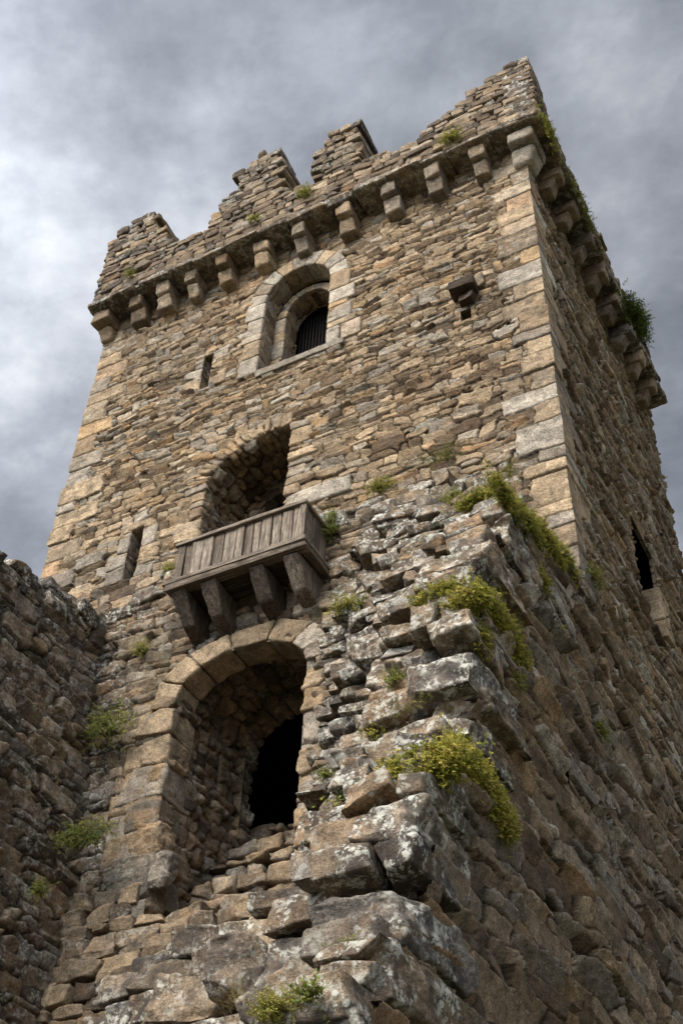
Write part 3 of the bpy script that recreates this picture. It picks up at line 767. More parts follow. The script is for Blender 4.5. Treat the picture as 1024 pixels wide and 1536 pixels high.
def parapet(seed, a0, a1, top, front=True, thick=0.62, outer=None):
    B = Blocks(seed); r = B.rng; z = 18.06
    while z < 21:
        h = r.uniform(0.09, 0.17); a = a0-r.uniform(0, 0.2); wob = r.normal(0, 0.01)
        while a < a1:
            w_ = r.uniform(0.14, 0.42) if z < 19.9 else r.uniform(0.14, 0.30)
            b0, b1 = max(a, a0), min(a+w_, a1); c = (b0+b1)/2; a += w_
            if b1-b0 < 0.05: continue
            tz = float(np.interp(c, *top))
            if z+h*0.55 > tz: continue
            j = r.normal(0, 0.012); hh = h*(1.25 if z+h > tz-0.1 and r.random() < .4 else 1.0)
            kw = dict(jit=0.009, rnd=float(np.clip(r.normal(0.28, 0.20), 0, 0.98)), age=float(np.clip(r.normal(0.42+0.05*(z-18), 0.10), 0.2, 0.8)), r=0.018, rough=0.014)
            g = 0.004
            if front: B.box(b0+g, b1-g, outer+j, outer+thick+r.normal(0, 0.03), z+wob, z+hh-g, **kw)
            else: B.box(outer-thick+r.normal(0, 0.03), outer+j, b0+g, b1-g, z+wob, z+hh-g, **kw)
        z += h
    # weathered string course the wall stands on
    a = a0-0.04
    while a < a1:
        w_ = r.uniform(0.3, 0.75); b1 = min(a+w_, a1+0.02)
        if b1-a < 0.08: break
        kw = dict(jit=0.016, rnd=float(r.uniform(0.1, 0.5)), age=0.7, r=0.03, rough=0.014)
        if front: B.box(a+.005, b1-.005, outer-0.045+r.normal(0, .022), YF+0.2, 17.97+r.normal(0, .012), 18.08+r.normal(0, .012), **kw)
        else: B.box(outer-0.55, outer+0.045+r.normal(0, .012), a+.005, b1-.005, 17.96, 18.09+r.normal(0, .008), **kw)
        a += w_
    return B.build(8, 7, chip=0.02, facets=4)
def core_front(a0, a1, top, outer, thick):
    """rubble core so no daylight shows through the joints"""
    B = Blocks(1); xs = np.arange(a0, a1, 0.2)
    for x in xs:
        t_ = float(min(np.interp(x, *top), np.interp(x+0.2, *top)))-0.22
        if t_ > 18.1: B.box(x, min(x+0.2, a1), outer+0.06, outer+thick-0.06, 18.02, t_, jit=0.0, rnd=0.2, age=0.8, r=0.005, rough=0.0)
    return B.build(3)
put('parapet', join(parapet(200, XL-0.10, PX, (prof_x, prof_z), True, 0.66, PY), core_front(XL-0.06, PX-0.03, (prof_x, prof_z), PY, 0.66)), tower)
B = Blocks(2)
for y in np.arange(PY, 16.0, 0.2):
    t_ = float(min(np.interp(y, side_y, side_z), np.interp(y+.2, side_y, side_z)))-0.2
    B.box(PX-0.5, PX-0.06, y, y+0.2, 18.02, max(t_, 18.2), jit=0.0, rnd=0.2, age=0.8, r=0.005, rough=0.0)
put('parapet', join(parapet(201, PY+0.02, 16.05, (side_y, side_z), False, 0.55, PX), B.build(3)), tower)
lt = (np.array([9.5, 10.6, 11, 12.5, 13, 16.5]), np.array([20.2, 20.2, 19.1, 19.1, 20.1, 20.1]))
put('parapet', parapet(202, PY+0.62, 16.5, lt, False, 0.5, XL+0.42), tower)

# ================================================================== gatehouse wall with the door
DX0, DX1, DZ0, DZS, DZT = -7.45, -5.73, 6.2, 8.46, 8.97
GY = 9.5
gate = thing('gatehouse_wall', (-6.9, GY, -1.6), 'low rubble wall with a deep arched door at the foot of the tower', 'gatehouse')
door_hole = hole_arch(DX0, DX1, DZ0-1, DZS, DZT)
gtx = np.array([-9.4, -8.9, -8.5, -8.2, -7.9, -7.5, -6.8, -6.0, -5.5, -5.0]); gtz = np.array([9.7, 10.15, 10.42, 10.5, 10.72, 10.62, 10.5, 10.5, 10.7, 10.75])
def gate_mask(u, v): return (v < np.interp(u, gtx, gtz)+0.05*vnoise(np.stack([u*5, u*0, u*0], -1), 3)-0.12)
jz = [5.6]
while jz[-1] < 9.0: jz.append(jz[-1]+rng.uniform(0.22, 0.42))
jz = np.array(jz); nj = len(jz); jl = rng.uniform(0.35, 0.72, nj); jr_ = rng.uniform(0.3, 0.5, nj)
jrn = rng.choice([.5, .6, .75, .82, .35, .9], nj); jrn2 = rng.choice([.72, .78, .5, .9, .82], nj)
def quoin_gate(U, V, P):
    def cells(s, lens, rn, sd):
        zw = V+0.02*fbm(P*4, 2, sd); k = np.clip(np.searchsorted(jz, zw)-1, 0, nj-2); L = lens[k]
        e = np.minimum(np.minimum(zw-jz[k], jz[k+1]-zw), L-s); t_ = np.clip(e/0.035, 0, 1); pr = 1-(1-t_)**2.2
        return (s < L) & (s > -0.1) & (V < 8.35), 0.06*(np.maximum(pr, 0.3)-1)+0.03+0.016*fbm(P*7, 4, sd+1), sst(pr, .3, .6), rn[k]
    a = cells(DX0-U, jl, jrn, 5); b_ = cells(U-DX1, jr_, jrn2, 9); left = U < -6.4
    g = lambda i: np.where(left, a[i], b_[i])
    return dict(**{'in': g(0)}, h=g(1), mk=g(2), rnd=g(3), age=np.full(U.shape, 0.30))
def age_gate(U, V): return 0.50+0.25*sst(U, -7.9, -8.7)+0.2*sst(V, 8.5, 6.5)
gw = wall_field(spaced(-9.3, -4.9, 0.019, 0.019), spaced(5.4, 10.9, 0.018, 0.018), place_plane(GY), lambda u, v: (0.32, 0.115) if v > 8 else (0.36, 0.15), 71, age_gate,
                [door_hole], gate_mask, dict(depth=0.07, rad=0.020, out=0.022, tilt=0.035, rough=0.009, mortar=0.15, jw=0.011), quoin_gate, (0.07, 0.014), 0.06)
B = Blocks(12)
for (zz0, dep) in ((0.0, 0.52), (-0.14, 0.52)):
    x = -9.2
    while x < -5.0:
        w_ = B.rng.uniform(0.22, 0.6); c = x+w_/2; tz = float(np.interp(c, gtx, gtz))+zz0
        B.box(x+.006, x+w_-.006, GY-0.05+B.rng.normal(0, .03), GY+dep, tz-0.20, tz-0.02+B.rng.normal(0, .03), jit=0.035, rnd=float(B.rng.uniform(.1, .8)), age=0.8, r=0.045, rough=0.022); x += w_
put('wall', join(gw, B.build(9, 6, chip=0.03, facets=5)), gate)
B = Blocks(13)
dcx, da = (DX0+DX1)/2, (DX1-DX0)/2
fi = ell(dcx, DZS, da-0.005, DZT-DZS); 
def fo(t_):
    k = 0.30+0.05*math.sin(3*t_+0.5); return (dcx-(da+k)*math.cos(t_), DZS+(DZT-DZS+k)*math.sin(t_))
for a, b_, rn in [(0.02, .40, .62), (.40, .85, .50), (.85, 1.38, .58), (1.38, 1.95, .52), (1.95, 2.45, .47), (2.45, 2.82, .78), (2.82, 3.12, .72)]:
    C = []
    for t_ in (a+.01, b_-.01):
        for y_ in (GY-0.045, GY+0.36):
            for f_ in (fi, fo): x, z = f_(t_); C.append((x, y_, z))
    B.hexa(C, rnd=rn, age=0.24, r=0.03, rough=0.010)
arch = put('door_arch', B.build(14, 8, chip=0.02), gate)
B = Blocks(14)        # big jamb stones that turn the corner into the passage
z = 6.0
for hgt, wl, dp, rn in [(.36, .44, .5, .74), (.46, .62, .62, .60), (.38, .42, .4, .72), (.42, .60, .6, .82), (.36, .36, .4, .60), (.40, .48, .4, .56), (.20, .34, .4, .5)]:
    B.box(DX0-wl, DX0+0.01+B.rng.uniform(0, .015), GY-0.035+B.rng.normal(0, .012), GY+dp, z+.01, z+hgt-.01, jit=0.03, rnd=rn, age=0.38, r=0.028, rough=0.014); z += hgt
z = 6.3
for hgt, wl, rn in [(.34, .30, .9), (.32, .34, .75), (.36, .42, .46), (.40, .44, .78), (.30, .30, .90), (.26, .26, .6)]:
    B.box(DX1-0.02, DX1+wl, GY-0.07, GY+.5, z+.01, z+hgt-.01, jit=0.025, rnd=rn, age=0.36, r=0.045, rough=0.014); z += hgt
put('door_jamb', B.build(16, 7, chip=0.02, facets=6), gate)
PREL = dict(depth=0.07, rad=0.035, out=0.028, tilt=0.03, rough=0.018, mortar=0.3)
pas = reveal(arch_path(DX0, DX1, DZ0-0.6, 8.62, 9.20), GY, GY+1.4, lambda u, v: (0.15, 0.24), 81, 0.50, rel=PREL)
ih = hole_arch(-7.36, -5.60, 5.5, 8.65, 9.12)
iw = wall_field(spaced(-7.8, -5.4, .022, .022), spaced(5.6, 9.4, .022, .022), place_plane(GY+1.4), lambda u, v: (0.26, 0.17), 82, lambda U, V: U*0+0.45, [ih], None, PREL)
ir = reveal(arch_path(-7.36, -5.60, 5.6, 8.65, 9.12), GY+1.4, GY+1.62, lambda u, v: (0.17, 0.26), 83, 0.75, rel=PREL)
end = plain_sheet([(-8, GY+6.2, 5.0), (-5.0, GY+6.2, 5.0), (-5.0, GY+6.2, 10), (-8, GY+6.2, 10)], 8, 0.8)
put('passage', join(pas, iw, ir, end), gate)
B = Blocks(15)
for a, b_ in zip(np.linspace(0.05, 2.9, 11)[:-1], np.linspace(0.05, 2.9, 11)[1:]):
    C = []
    for t_ in (a+.01, b_-.01):
        for y_ in (GY+1.36, GY+1.6):
            for kk in (0.0, 0.16): C.append((-6.48-(0.88+kk)*math.cos(t_), y_, 8.65+(0.47+kk)*math.sin(t_)))
    B.hexa(C, rnd=B.rng.uniform(.2, .8), age=0.45, r=0.03, rough=0.014)
put('inner_arch', B.build(8, 7), gate)

# ================================================================== depth of the broken masonry below, y = F(x, z)
ctrl = [(560, 745, 9.75), (620, 712, 9.8), (700, 692, 9.8), (740, 740, 9.7), (500, 800, 9.55), (500, 900, 9.45), (500, 1000, 9.42), (500, 1120, 9.3), (480, 1200, 8.9), (478, 1290, 8.6), (440, 1250, 9.8), (440, 1290, 9.7), (442, 1330, 9.6), (425, 1362, 9.3),
        (482, 1340, 7.4), (600, 800, 9.1), (655, 775, 8.8), (620, 870, 8.4), (560, 900, 9.1), (560, 980, 8.8), (640, 930, 7.5), (620, 1010, 7.5), (560, 1080, 8.3), (620, 1090, 6.9), (540, 1180, 7.2),
        (420, 1225, 9.9), (380, 1270, 9.8), (350, 1310, 9.7), (340, 1350, 9.6), (320, 1390, 9.4), (285, 1440, 9.0), (250, 1480, 8.8), (200, 1400, 9.35), (150, 1300, 9.5), (120, 1400, 9.35), (110, 1500, 9.2),
        (230, 1270, 9.5), (230, 1350, 9.4), (420, 1385, 8.2), (360, 1385, 9.2), (400, 1450, 6.1), (270, 1500, 6.4), (500, 1500, 5.7), (430, 1530, 5.7), (200, 1250, 9.5), (170, 1520, 8.9)]
CP = [aty(*c) for c in ctrl]
CP += [np.array([XR, y, z]) for z, y in zip(CZ, CYY)]+[np.array([XR-0.25, y+0.05, z]) for z, y in zip(CZ, CYY)]
CP += [np.array([x, y, -1.6]) for x, y in ((-8.5, 6.5), (-7, 5.6), (-5.5, 4.6), (-4, 3.9))]+[np.array([x, y, 1.0]) for x, y in ((-8.5, 7.2), (-7, 6.3), (-5.5, 5.4), (-4, 4.7))]
CP = np.array(CP)
def FY(x, z):
    x = np.asarray(x, float); z = np.asarray(z, float)
    d = (x[..., None]-CP[:, 0])**2+((z[..., None]-CP[:, 2])*1.1)**2+0.004
    w_ = 1/d**2.5; return (w_*CP[:, 1]).sum(-1)/w_.sum(-1)
TOPX = np.array([-5.6, -5.2, -4.6, -4.1, -3.8, -3.5, -3.2, -2.9, -2.68]); TOPZ = np.array([10.55, 10.75, 10.98, 11.08, 11.0, 10.45, 9.95, 9.4, 9.0])

steps_px = [(386, 1240, 462, 1226, 11.2), (347, 1262, 458, 1247, 10.82), (330, 1284, 458, 1268, 10.55), (295, 1315, 455, 1300, 10.22), (268, 1347, 462, 1328, 9.93), (236, 1382, 478, 1352, 9.62)]
ruin = thing('ruined_wall', (-4.0, 7.5, -1.6), 'broken stepped stump of lichen spotted rubble wall below the tower corner', 'ruined wall')
B = Blocks(300); r = B.rng
heroes = []
def hero(pxl, pyl, pxr, pyr, y, dep, rnd, age, right=None, yaw=0.0):
    a = aty(pxl, pyl, y); c = aty(pxr, pyr, y)
    x0, x1 = a[0], (c[0] if right is None else right); z1, z0 = a[2], c[2]
    heroes.append((x0, x1, y, dep, z0, z1, rnd, age, yaw))
def herc(top, bot, left, y, dep, rnd, age):
    a = aty(*top, y); c = aty(*bot, y); x0 = aty(left, top[1]+(top[0]-left)*0.25, y)[0]
    heroes.append((x0, XR+0.03+0.02*(len(heroes) % 3), y, dep, c[2], a[2], rnd, age, 0.0))
herc((616, 1198), (612, 1268), 533, 5.70, 0.95, .66, .95)
herc((596, 1312), (600, 1400), 478, 5.50, 0.95, .74, 1.0)
herc((590, 1412), (600, 1486), 540, 5.32, 0.9, .5, .85)
herc((567, 1496), (572, 1580), 470, 5.05, 0.8, .72, 1.0)
herc((689, 978), (691, 1028), 602, 6.62, 0.8, .72, 1.0)
herc((703, 1031), (709, 1064), 645, 6.75, 0.8, .55, .85)
herc((697, 1068), (697, 1122), 615, 6.55, 0.8, .6, .9)
herc((686, 915), (691, 953), 640, 6.60, 0.75, .5, .9)
herc((700, 822), (705, 858), 630, 7.00, 0.8, .85, .85)
herc((751, 780), (753, 815), 701, 7.62, 0.8, .62, .85)
hero(664, 802, 701, 823, 7.85, 0.6, .85, .8)
hero(560, 905, 640, 925, 8.30, 0.6, .62, .9)
hero(533, 962, 606, 975, 8.45, 0.6, .8, .95)
hero(548, 985, 637, 1005, 8.05, 0.6, .5, .85)
hero(604, 818, 650, 832, 8.75, 0.6, .85, .8)
hero(474, 1190, 545, 1215, 7.35, 0.6, .95, 1.0)
hero(462, 1296, 528, 1325, 7.25, 0.6, .78, .98)
hero(312, 1418, 393, 1487, 6.00, 0.70, .82, .95)
hero(396, 1410, 512, 1468, 6.00, 0.70, .74, .98)
hero(224, 1470, 312, 1540, 6.25, 0.6, .45, .80, yaw=0.15)
hero(286, 1530, 400, 1575, 5.55, 0.7, .8, 1.0, yaw=-0.1)
hero(354, 1378, 476, 1392, 8.3, 0.7, .88, .9)
hero(157, 1300, 246, 1326, 9.42, 0.22, .72, .6)
hero(195, 1240, 236, 1280, 9.44, 0.25, .90, .5)
def blocked(x, z, w_, h):
    for (x0, x1, y, dep, z0, z1, *_r) in heroes:
        if x > x0-0.03 and x < x1+0.03 and z > z0-0.02 and z < z1+0.02: return True
    return False
z = -1.6
while z < 11.2:
    h = r.uniform(0.30, 0.42) if z < 2 else (r.uniform(0.11, 0.23) if z < 6.5 else r.uniform(0.10, 0.20)); zc = z+h/2
    xl = -8.75 if z < 6.25 else -5.42
    x = xl-r.uniform(0, 0.2)
    while x < XR-0.02:
        w_ = r.uniform(0.2, 0.52)*(1.4 if z < 2 else 1.0); x1 = min(x+w_, XR)
        if XR-x1 < 0.14: x1 = XR
        xc = (x+x1)/2; x0 = x; x = x1
        if z > 6.2 and z+h*0.7 > np.interp(xc, TOPX, TOPZ)+r.normal(0, .06): continue
        if blocked(xc, zc, w_, h): continue
        corner = x1 >= XR-1e-6
        if z < 8.0 and zc > 5.72 and (-7.5 < xc < -5.5) and float(FY(xc, zc)) > 8.9: continue      # the steps lie here
        y = float(FY(x0+0.06 if not corner else XR-0.05, zc)+FY(xc, zc))/2; y2 = float(FY(xc, min(zc+h, 11)))
        dep = float(np.clip(y2-y+0.38, 0.45, 1.5))
        if corner: dep = max(dep, r.uniform(0.42, 0.85)); y = float(ycorner(zc))+r.normal(0, .04)
        cc = RC.T@np.array([x1, y, zc]); ppx, ppy = CX-FPX*cc[0]/cc[2], CY+FPX*cc[1]/cc[2]
        if x0 > -6.2 and ppx < 470 and 1215 < ppy < 1352: continue          # keeps the way up the steps clear
        y += r.normal(0, 0.022); bigk = r.random() < 0.12
        B.box(x0+.008, x1-.008 if not corner else XR+r.uniform(0, .03), y, max(y+dep, y+0.3), z+.006, z+h*(1.1 if bigk else 1)-.004, jit=0.032, yaw=0 if corner else r.normal(0, 0.04),
              rnd=float(np.clip(r.normal(0.5, 0.26), 0, 1)), age=float(np.clip(r.normal(0.84 if xc > -5.4 else 0.52, 0.12), 0.3, 1)), r=0.014, rough=0.016)
    z += h
blk = B.build(12, 7, chip=0.02, facets=4)
# earth and rubble core behind the blocks
us_ = np.arange(-8.8, XR-0.05, 0.06); vs_ = np.arange(-1.6, 11.0, 0.06)
U, V = np.meshgrid(us_, vs_, indexing='ij'); Y = FY(U, V)+0.30+0.05*fbm(np.stack([U, V, U*0], -1)*5, 3, 4)
Y = np.where((V > 6.0) & (V < 8.9), np.maximum(Y, 9.4), Y)
cf = grid_faces(len(us_), len(vs_)); uc = U[:-1, :-1]+.03; vc = V[:-1, :-1]+.03
kp = ((uc > -5.35) | (vc < 6.2)) & (vc < np.interp(uc, TOPX, TOPZ)-0.25)
kp &= ~((vc > 5.3) & (uc > -7.40) & (uc < -5.75))
cV = np.stack([U, Y, V], -1).reshape(-1, 3); cA = np.stack([U*0+0.15, U*0+0.85, U*0+0.25, U*0], -1).reshape(-1, 4)
put('core', cull(cV, cA, cf[kp].reshape(-1, 4)), ruin)
put('wall', join(sd_stub, blk), ruin)
for i, (x0, x1, y, dep, z0, z1, rn, ag, yaw) in enumerate(heroes):
    B = Blocks(400+i); B.box(x0, x1, y, y+dep, z0, z1, jit=0.045, yaw=yaw, rnd=rn, age=ag, r=0.028, rough=0.024)
    put('boulder', B.build(44, 6.0, seed=9+i, chip=0.04, facets=6), ruin)

# ================================================================== steps
steps = thing('stone_steps', (-6.3, 9.0, 4.4), 'worn rough stone steps climbing into the arched door', 'steps')
prev = None
for i, (xa, ya, xb, yb, y) in enumerate(steps_px):
    a = aty(xa, ya, y); c = aty(xb, yb, y); zt = (a[2]+c[2])/2; B = Blocks(500+i); r = B.rng
    zb = zt-0.52
    x = -7.46; xe = -5.6
    while x < xe:
        w_ = r.uniform(0.2, 0.46); x1 = min(x+w_, xe)
        if xe-x1 < 0.15: x1 = xe
        hh = r.uniform(0.09, 0.13) if i % 2 == 0 else r.uniform(0.15, 0.2)
        j = r.normal(0, .025)
        B.box(x+.006, x1-.006, y+j, y+0.55, zt-hh, zt+r.normal(0, .015), jit=0.03, yaw=r.normal(0, .05), rnd=float(np.clip(r.normal(.55, .25), 0, .95)), age=0.52, r=0.035, rough=0.016)
        B.box(x+.02, x1-.02, y+j+0.04, y+0.6, zb, zt-hh-.008, jit=0.03, rnd=float(np.clip(r.normal(.5, .25), 0, .95)), age=0.6, r=0.04, rough=0.02)
        x = x1
    put('step', B.build(12, 7, chip=0.015, facets=3), steps)
B = Blocks(520); B.box(-7.6, -5.4, 11.3, 13.6, 6.2, float(aty(424, 1233, 11.2)[2])-0.05, jit=0, rnd=.3, age=.8, r=.02, rough=.02)
put('threshold', B.build(16, 5), steps)

# ================================================================== curtain wall on the left
curt = thing('curtain_wall', (-9.0, 7.5, -1.6), 'dark ruined rubble wall running from the gatehouse towards the viewer', 'wall')
def cx_at(z): return -8.78+0.105*(10-z)
def ctop(y): return np.interp(y, [3.0, 6.0, 7.67, 8.6, 9.1, 9.78], [6.0, 8.9, 9.70, 9.98, 10.12, 10.36])
def place_curt(U, V):
    P = np.stack([cx_at(V), U, V], -1); N = np.zeros_like(P); N[..., 0] = 0.994; N[..., 2] = 0.104; return P, N
cw = wall_field(spaced(3.0, 9.75, 0.05, 0.017), np.concatenate([spaced(-1.6, 3.6, .07, .05)[:-1], spaced(3.6, 10.5, .021, .019)]), place_curt, lambda u, v: (0.40, 0.145), 91,
                lambda U, V: 0.62+0*U, (), lambda u, v: v < ctop(u)-0.16, dict(depth=0.095, rad=0.022, out=0.026, tilt=0.055, rough=0.009, mortar=0.08, jw=0.014), None, (0.08, 0.016), 0.07, bias=-0.04)
B = Blocks(93); r = B.rng
for lay in range(3):
    y = 3.0
    while y < 9.9:
        w_ = r.uniform(0.2, 0.5); c = y+w_/2; tz = float(ctop(c))-lay*0.13; xx = cx_at(tz)
        B.box(xx-0.75, xx+0.03+r.normal(0, .03), y+.008, y+w_-.008, tz-0.17, tz+r.normal(0, .035), jit=0.045, rnd=float(r.uniform(.05, .65)), age=0.92, r=0.03, rough=0.022); y += w_
cback = plain_sheet([(-9.6, 3, -1.6), (-9.6, 10, -1.6), (-9.5, 10, 10.0), (-9.5, 3, 6.0)], 16, 0.9)
cend = plain_sheet([(-9.6, 3, -1.6), (-7.6, 3, -1.6), (-8.4, 3, 6.0), (-9.5, 3, 6.0)], 16, 0.9)
put('wall', join(cw, B.build(9, 5, chip=0.04, facets=6), cback, cend), curt)

# ================================================================== timber balcony
BY = 8.90
balc = thing('wooden_balcony', (-6.45, 9.2, 9.6), 'weathered grey plank balcony on four heavy brackets above the door arch', 'balcony')
class Timber(Blocks):
    def plank(s, x0, x1, y0, y1, z0, z1, along, tint=None, black=0.0, jit=0.004, r=0.006, rough=0.002):
        s.box(x0, x1, y0, y1, z0, z1, jit=jit, rnd=float(s.rng.random()) if tint is None else tint, age=black, r=r, rough=rough); s.al = getattr(s, 'al', [])+[along]
    def obj(s, name, n=6, parent=balc, freq=9, chip=0.0, facets=0):
        v, a, f = s.build(n, freq, chip=chip, facets=facets); m = len(template(n)[0]); al = np.repeat(np.array(s.al), m)
        g = v.copy()
        g = np.where((al == 'x')[:, None], v[:, [2, 1, 0]], g); g = np.where((al == 'y')[:, None], v[:, [0, 2, 1]], g)
        return mesh_obj(name, v, f, a, 'weathered_wood', parent, grain=g)
BX0, BX1, BK = -7.33, -5.56, 9.56
T1 = Timber(600); x = BX0
npl = 13; ws_ = T1.rng.uniform(0.75, 1.25, npl); ws_ *= (BX1-x)/ws_.sum()
for w_ in ws_:
    zz_ = T1.rng.normal(0, .010); yo = T1.rng.normal(0, .006)
    T1.plank(x+.008, x+w_-.008, BY+0.035+yo, BY+0.068, 9.775, 10.355+zz_, 'z', jit=0.007)
    x += w_
T1.obj('front_planks', 10, chip=0.006)
for sx in (BX0, BX1):
    y = BY+0.075; T1 = Timber(601)
    for k in range(3): T1.plank(sx-0.034, sx, y+.005, y+0.165, 9.775, 10.345, 'z', jit=0.006); y += 0.17
    T1.obj('side_planks', 10, chip=0.006)
T1 = Timber(602)
T1.plank(BX0-0.04, BX1+0.035, BY-0.012, BY+0.10, 10.35, 10.402, 'x', 0.75, jit=0.008)
T1.plank(BX1-0.055, BX1+0.035, BY+0.105, BK, 10.35, 10.402, 'y', 0.5); T1.plank(BX0-0.04, BX0+0.05, BY+0.105, BK, 10.35, 10.402, 'y', 0.5)
T1.plank(BX1-0.045, BX1+0.020, BY+0.012, BY+0.080, 9.765, 10.348, 'z', 0.65)
T1.obj('handrail', 14, chip=0.008)
T1 = Timber(603)
T1.plank(BX0-0.10, BX1+0.075, BY-0.045, BY+0.12, 9.715, 9.772, 'x', 0.6, jit=0.008); T1.plank(BX0-0.08, BX1+0.065, BY-0.018, BY+0.14, 9.640, 9.711, 'x', 0.35, jit=0.010)
T1.plank(BX1-0.04, BX1+0.075, BY+0.125, BK, 9.715, 9.772, 'y', 0.4); T1.plank(BX1-0.04, BX1+0.065, BY+0.145, BK, 9.640, 9.711, 'y', 0.25)
T1.plank(BX0-0.10, BX0+0.01, BY+0.125, BK, 9.715, 9.772, 'y', 0.4)
y = BY+0.125
for k in range(3): T1.plank(BX0+0.012, BX1-0.045, y, y+0.165, 9.70, 9.74, 'x', 0.1, 0.8); y += 0.17
T1.obj('floor_frame', 16, chip=0.010)
for i, bxp in enumerate((-7.24, -6.84, -6.18, -5.72)):
    T1 = Timber(610+i); hw = 0.112; r_ = T1.rng; C = []
    for sx in (-hw, hw):
        for y_ in (0, 1):
            for z_ in (0, 1):
                Yp = ((BY+0.32, 9.56), (BY+0.03, 9.56))[z_][y_]; Zp = ((9.29, 9.20), (9.635, 9.635))[z_][y_]
                C.append((bxp+sx*(1.0 if z_ else 0.86)+r_.normal(0, .008), Yp, Zp+(r_.normal(0, .02) if not z_ else 0)))
    T1.hexa(C, rnd=[.35, .5, .25, .6][i], age=[.75, .6, .75, .3][i], r=0.02, rough=0.008); T1.al = ['z']
    T1.obj('bracket', 20, chip=0.02, freq=6, facets=1)

# ================================================================== plants
def foliage(name, label, cat, group, base, spread, n, length, leaf, hue, droop=0.5, out=(0, -1, 0.5), seed=0, dry=0.0, nl=9, dens=1.0, broad=0.62):
    """many leafy stems rooted over an ellipsoid patch. base: point, spread: three radii"""
    r = np.random.default_rng(seed); base = np.array(base, float); spread = np.array(spread, float); outv = unit(out)
    P0 = base+r.normal(0, 0.5, (n, 3))*spread
    D = outv+r.normal(0, 0.55, (n, 3)); D /= np.linalg.norm(D, axis=1, keepdims=True)
    Ls = length*r.uniform(0.45, 1.25, n); edge = np.linalg.norm((P0-base)/spread, axis=1); Ls *= np.clip(1.35-0.35*edge, .4, 1.3)
    V, F, A = [], [], []
    tone = np.clip(r.normal(0.50, 0.26, n), 0, 1)
    clump = vnoise(P0*7, seed+3)*0.28
    for k in range(n):
        p = P0[k]; d = D[k].copy(); L = Ls[k]; c0 = float(np.clip(tone[k]+clump[k], 0, 1)); isdry = 1.0 if r.random() < dry else 0.0
        st = L/nl; pts = [p.copy()]
        for i in range(nl):
            d = d+np.array([0, 0, -droop/nl*1.6]); d /= np.linalg.norm(d); p = p+d*st; pts.append(p.copy())
        side = np.cross(d, (0.1, 0.2, 1.0)); side /= np.linalg.norm(side)+1e-9
        o_ = len(V); wq = leaf*0.07                                   # the stem, a thin ribbon
        V += [pts[0]-side*wq, pts[0]+side*wq, pts[-1]+side*wq*.5, pts[-1]-side*wq*.5]; F.append((o_, o_+1, o_+2, o_+3)); A += [(0.3*c0, hue, 0.5, 1)]*4
        for i in range(1, nl+1):
            for sg in (-1, 1):
                a = unit(side*sg*0.9+d*0.55+r.normal(0, 0.35, 3)); s = leaf*r.uniform(0.6, 1.25)*(1.15-0.5*i/nl)
                b_ = np.cross(a, unit(outv+r.normal(0, 0.6, 3))); b_ = b_/(np.linalg.norm(b_)+1e-9)*s*broad*0.5
                q = pts[i]; up = np.cross(a, b_); up = up/(np.linalg.norm(up)+1e-9)*s*0.12
                o_ = len(V); V += [q, q+a*s*0.5+b_+up, q+a*s, q+a*s*0.5-b_+up]; F.append((o_, o_+1, o_+2, o_+3))
                cc = float(np.clip(c0+0.15*i/nl-0.05+r.normal(0, .07), 0, 1)); A += [(cc, hue, isdry*0.8, 1)]*4
    o = mesh_obj(name, np.array(V), np.array(F), np.array(A), 'leaf', None, smooth=False)
    return tag(o, label, cat, group)
def along(p, q, t_): return np.array(p)*(1-t_)+np.array(q)*t_
MG = 'moss and small plants rooted in the ruined wall'
sid = 700
def clumps(name, label, pts, n, length, leaf, hue, droop, out, dry=0.0, broad=0.62, cat='moss', nl=9, sub=0):
    """several patches joined into one plant"""
    global sid
    objs = []
    V, F, A = [], [], []
    for (c, s, k) in pts:
        o = foliage(name, None, None, None, c, s, int(n*k), length, leaf, hue, droop, out, sid, dry, nl, 1.0, broad); sid += 1
        me = o.data; vv = np.empty(len(me.vertices)*3, np.float32); me.vertices.foreach_get('co', vv); vv = vv.reshape(-1, 3)+np.array(o.location)
        ff = np.empty(len(me.loops), np.int32); me.loops.foreach_get('vertex_index', ff); ff = ff.reshape(-1, 4)
        aa = np.empty(len(me.vertices)*4, np.float32); me.color_attributes['sc'].data.foreach_get('color', aa); aa = aa.reshape(-1, 4)
        V.append(vv); A.append(aa); F.append((vv, ff)); bpy.data.objects.remove(o); bpy.data.meshes.remove(me)
    off = 0; FF = []
    for vv, ff in F: FF.append(ff+off); off += len(vv)
    o = mesh_obj(name, np.concatenate(V), np.concatenate(FF), np.concatenate(A), 'leaf', None, smooth=False)
    return tag(o, label, cat, MG)
SX = XR+0.02
FW = (0.25, -0.75, 0.55)
# the three big cushions on the ruined wall
m1a = np.array([-2.95, 6.05, 4.32]); m1b = atx(745, 1215, SX)
clumps('moss_cushion', 'largest yellow green moss cushion, bulging over the lowest broken ledge', [(aty(650, 1150, 6.05), (.24, .10, .12), 1.2), (aty(612, 1165, 6.1), (.17, .10, .11), .9), (atx(705, 1155, SX), (.05, .28, .10), 1.1), (atx(735, 1200, SX), (.04, .20, .12), 1.1), (atx(755, 1235, SX), (.03, .13, .10), .6)], 1500, 0.085, 0.017, 0.05, 0.9, (0.5, -0.55, 0.6), 0.03)
clumps('moss_cushion', 'long moss cushion trailing down beside the middle broken ledge', [(aty(665, 895, 6.75), (.20, .10, .07), 1.0), (aty(700, 905, 6.7), (.16, .10, .08), .9), (atx(735, 915, SX), (.04, .25, .10), 1.0), (atx(760, 950, SX), (.04, .26, .12), 1.0), (atx(775, 985, SX), (.03, .15, .10), .5), (atx(720, 960, SX), (.03, .12, .12), .4)], 1000, 0.085, 0.017, 0.08, 0.9, (0.5, -0.55, 0.6), 0.05)
